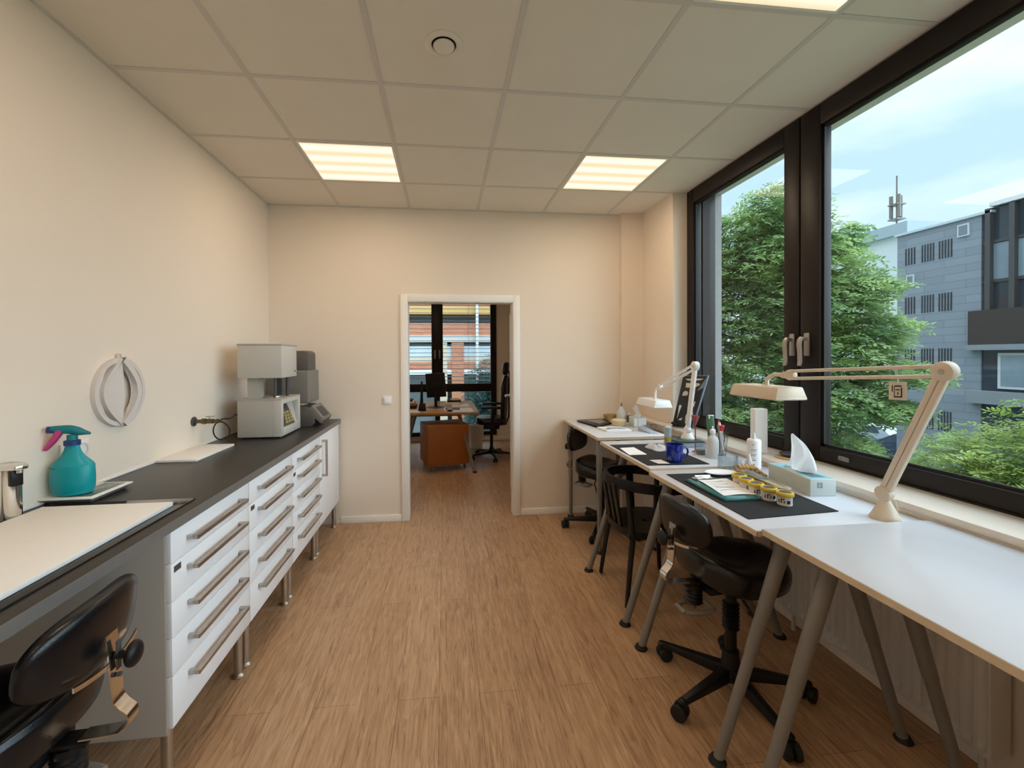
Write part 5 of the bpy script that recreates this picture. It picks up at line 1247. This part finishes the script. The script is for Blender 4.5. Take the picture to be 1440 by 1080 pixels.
def leaves(name, data, m, parent, base):
    V, F = data; me = bpy.data.meshes.new(name); b = Vector(base)
    me.from_pydata([v - b for v in V], [], F); me.materials.append(m)
    o = bpy.data.objects.new(name, me); COL.objects.link(o); o.parent = parent
    return o
def tree(name, base, blobs, n, size, m, label, cat, trunk_r, branches, seed, group=None, droop=.35, asp=.42):
    t = thing(name, base, label, cat, group)
    leaves('foliage', foliage(blobs, n, size, asp, droop, seed), m, t, base)
    tb = MB()
    for pts, r in branches: tb.tube(pts, r, 8)
    tb.build('trunk', M['bark'], t)
    return t
TX, TY = 9.4, 11.2
blobs = []
rnd = random.Random(3)
# crown in storeys, each blob a hanging layer of leaf sprays
for (dx, dy, z, rx, rz_) in ((0, 0, 5.6, .9, .7), (-.7, .5, 5.0, 1.0, .7), (.75, -.3, 4.6, .9, .6), (.1, 0, 4.0, 1.7, .8), (-1.1, .9, 3.8, 1.3, .9), (1.35, -.8, 3.3, .9, .5), (.4, -.4, 2.9, 1.6, .8), (-1.0, .8, 2.4, 1.6, .9), (1.5, -1.0, 2.1, 1.0, .5), (.6, -.4, 1.6, 1.6, .7), (2.0, -1.35, 1.0, .85, .38), (-1.0, .9, 1.0, 1.6, .9), (.8, -.6, .3, 1.5, .6), (1.7, -1.2, .1, .8, .35), (-.8, .7, -.4, 1.5, .8), (.7, -.4, -.9, 1.3, .6), (-1.2, 1.2, -1.6, 1.4, .7), (.2, .1, -1.9, 1.2, .6), (-2.6, 1.7, 2.5, 1.5, 1.3), (-2.6, 1.7, .4, 1.5, 1.2), (-2.4, 1.6, 4.2, 1.2, .8)):
    blobs.append(((TX + dx, TY + dy, z), (rx, rx, rz_)))
br_ = [([(TX, TY, GZ), (TX + .1, TY, -1), (TX, TY - .1, 2), (TX, TY, 5.4)], [.24, .2, .13, .03])]
for k, (c, r) in enumerate(blobs):
    br_.append(([(TX, TY, max(GZ + 1.5, c[2] - 1.0)), (TX + (c[0] - TX) * .5, TY + (c[1] - TY) * .5, c[2] - .35), (c[0], c[1], c[2])], [.07, .045, .015]))
tree('leafy_tree', (TX, TY, GZ), blobs, 15000, .42, M['leaf'], 'tall leafy green tree filling the left half of the window view', 'tree', .2, br_, 11)
def bush(name, c, r, n, size, m, label, seed, group='bushes outside the window'):
    base = (c[0], c[1], GZ)
    rr = random.Random(seed); bl_ = []
    for k in range(7):
        a = 2 * PI * k / 7; bl_.append(((c[0] + r[0] * .5 * math.cos(a), c[1] + r[1] * .5 * math.sin(a), c[2] + rr.uniform(-.3, .3) * r[2]), (r[0] * .6, r[1] * .6, r[2] * .6)))
    bl_.append((c, (r[0] * .6, r[1] * .6, r[2])))
    br = [([(c[0], c[1], GZ), (c[0], c[1], c[2])], [.08, .03])] + [([(c[0], c[1], c[2] - r[2]), b_[0]], [.04, .012]) for b_ in bl_]
    return tree(name, base, bl_, n, size, m, label, 'bush', .1, br, seed, group, droop=.1, asp=.34)
bush('green_bush', (8.3, 4.9, -.75), (1.5, 1.5, 1.75), 9000, .24, M['leaf2'], 'bright green bush in front of the grey building, low right in the window', 21)
bush('green_bush', (9.9, 6.9, -1.55), (1.0, 1.0, 1.2), 4000, .22, M['leaf2'], 'smaller bright green bush left of the large one by the grey building', 22)
bush('hedge_bush', (11.0, 11.8, -2.6), (1.9, 1.7, 1.3), 4000, .26, M['leaf3'], 'dark hedge bush under the tall tree', 23)
bush('hedge_bush', (13.0, 13.6, -2.9), (1.6, 1.5, 1.1), 3000, .26, M['leaf3'], 'dark hedge bush in front of the parked cars', 24)
bush('hedge_bush', (6.9, 9.6, -1.9), (1.6, 1.4, 1.6), 4000, .24, M['leaf3'], 'dark hedge bush at the left edge of the window view', 25)

# brick building seen through the blinds of the next room
bb = thing('brick_building', (0, 21, GZ), 'orange brick apartment building with balconies seen through the blinds', 'building')
def bbx(name, x0, x1, y0, y1, z0, z1, m, parent=bb): return MB().box(x0, x1, y0, y1, z0, z1).build(name, m, parent)
grw = mat('grey_glazing', (.30, .36, .42), .3, var=.3, nscale=1.5)
bbx('wall', -14, 12, 21.2, 26, GZ, 7.5, grw)
for z0, z1, m_ in ((3.40, 3.76, mat('ochre_balcony_slab', (.66, .42, .16), .7)), (2.15, 2.44, mat('pale_concrete_slab', (.58, .58, .57), .8))):
    bbx('balcony_slab', -14, 12, 19.5, 21.2, z0, z1, m_)
for z0, z1 in ((2.44, 3.0), (3.8, 4.6), (.90, 1.25)):
    bbx('brick_parapet', -14, 12, 19.6, 19.8, z0, z1, M['brickred'])
bbx('white_fascia', -14, 12, 19.65, 19.9, 1.50, 1.97, mat('white_shop_fascia', (.62, .70, .78), .6, var=.3, nscale=.8))
bbx('beige_band', -14, 12, 19.66, 19.9, 1.25, 1.50, M['cream'])
bbx('white_kerb', -14, 12, 19.6, 19.9, .70, .90, M['white'])
bbx('downpipe', 1.43, 1.55, 19.3, 19.42, GZ, 4.4, mat('white_downpipe', (.7, .7, .7), .5))
for x0, m_ in ((-3.2, 'cream'), (-.4, 'cream'), (.35, 'brickred')):
    bbx('pillar', x0, x0 + .55, 19.55, 21.2, GZ, 2.15, M[m_])
bush('blue_green_shrub', (1.55, 13.2, .1), (.85, .8, 1.6), 4500, .26, M['leaf4'], 'blue green shrub outside the window of the next room', 31)
bush('blue_green_shrub', (-.6, 12.0, -2.6), (3.0, 1.0, 1.1), 3500, .26, M['leaf3'], 'low dark hedge seen under the beech desk', 32)

# ------------------------------------------------------------------ sky, lamps, camera
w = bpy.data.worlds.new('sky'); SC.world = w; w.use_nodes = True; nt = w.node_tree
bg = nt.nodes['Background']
tc = nt.nodes.new('ShaderNodeTexCoord'); mp = nt.nodes.new('ShaderNodeMapping'); mp.inputs['Scale'].default_value = (1.4, 1.4, 4.5); mp.inputs['Rotation'].default_value = (0, .25, 0)
nt.links.new(tc.outputs['Generated'], mp.inputs['Vector'])
n = nt.nodes.new('ShaderNodeTexNoise'); n.inputs['Scale'].default_value = 1.6; n.inputs['Detail'].default_value = 5; n.inputs['Roughness'].default_value = .5
nt.links.new(mp.outputs[0], n.inputs['Vector'])
r = ramp(nt, [(.36, (.53, .76, .92)), (.50, (.74, .91, 1.0)), (.62, (.90, .98, 1.0))])
nt.links.new(n.outputs['Fac'], r.inputs['Fac']); nt.links.new(r.outputs['Color'], bg.inputs['Color'])
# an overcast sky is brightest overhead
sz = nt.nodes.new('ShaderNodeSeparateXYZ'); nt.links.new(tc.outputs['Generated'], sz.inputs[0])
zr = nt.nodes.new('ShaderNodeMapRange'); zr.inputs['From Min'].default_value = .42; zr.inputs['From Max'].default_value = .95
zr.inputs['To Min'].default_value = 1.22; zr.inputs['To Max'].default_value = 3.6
nt.links.new(sz.outputs['Z'], zr.inputs['Value']); # added glow out of view to the right, lights drawers and left wall
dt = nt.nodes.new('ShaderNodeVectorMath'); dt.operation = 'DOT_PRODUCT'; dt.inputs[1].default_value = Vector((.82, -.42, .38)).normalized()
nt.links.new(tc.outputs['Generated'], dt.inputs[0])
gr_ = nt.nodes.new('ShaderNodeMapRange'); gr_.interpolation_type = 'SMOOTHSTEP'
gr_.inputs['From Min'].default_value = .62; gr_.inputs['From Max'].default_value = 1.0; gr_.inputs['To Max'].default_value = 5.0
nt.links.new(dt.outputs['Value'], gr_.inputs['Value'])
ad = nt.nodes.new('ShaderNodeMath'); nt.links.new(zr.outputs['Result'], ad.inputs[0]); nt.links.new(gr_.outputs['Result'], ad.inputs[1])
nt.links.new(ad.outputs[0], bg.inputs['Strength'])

cam = bpy.data.cameras.new('camera'); co = bpy.data.objects.new('camera', cam); COL.objects.link(co); SC.camera = co
yaw, pitch, roll, cyp, fpx, cxp = 0.109651983, -0.0100618206, -0.00552642835, 506.460538, 608.950984, 691.226575
fwd = Vector((math.sin(yaw) * math.cos(pitch), math.cos(yaw) * math.cos(pitch), math.sin(pitch)))
rt = Vector((math.cos(yaw), -math.sin(yaw), 0)); upv = rt.cross(fwd)
r2 = math.cos(roll) * rt + math.sin(roll) * upv; u2 = -math.sin(roll) * rt + math.cos(roll) * upv
Mc = Matrix(((r2.x, u2.x, -fwd.x, 0), (r2.y, u2.y, -fwd.y, 0), (r2.z, u2.z, -fwd.z, 1.52), (0, 0, 0, 1)))
co.matrix_world = Mc
cam.sensor_fit = 'HORIZONTAL'; cam.sensor_width = 36; cam.lens = fpx * 36 / 1440
cam.shift_x = (720 - cxp) / 1440; cam.shift_y = (cyp - 540) / 1440
cam.clip_start = .02; cam.clip_end = 400
SC.view_settings.view_transform = 'Standard'; SC.view_settings.look = 'None'; SC.view_settings.gamma = 1; SC.view_settings.use_curve_mapping = False
SC.view_settings.exposure = 0.0
SC.cycles.use_denoising = True
SC.cycles.max_bounces = 10; SC.cycles.diffuse_bounces = 6; SC.cycles.transparent_max_bounces = 24; SC.cycles.sample_clamp_indirect = 6
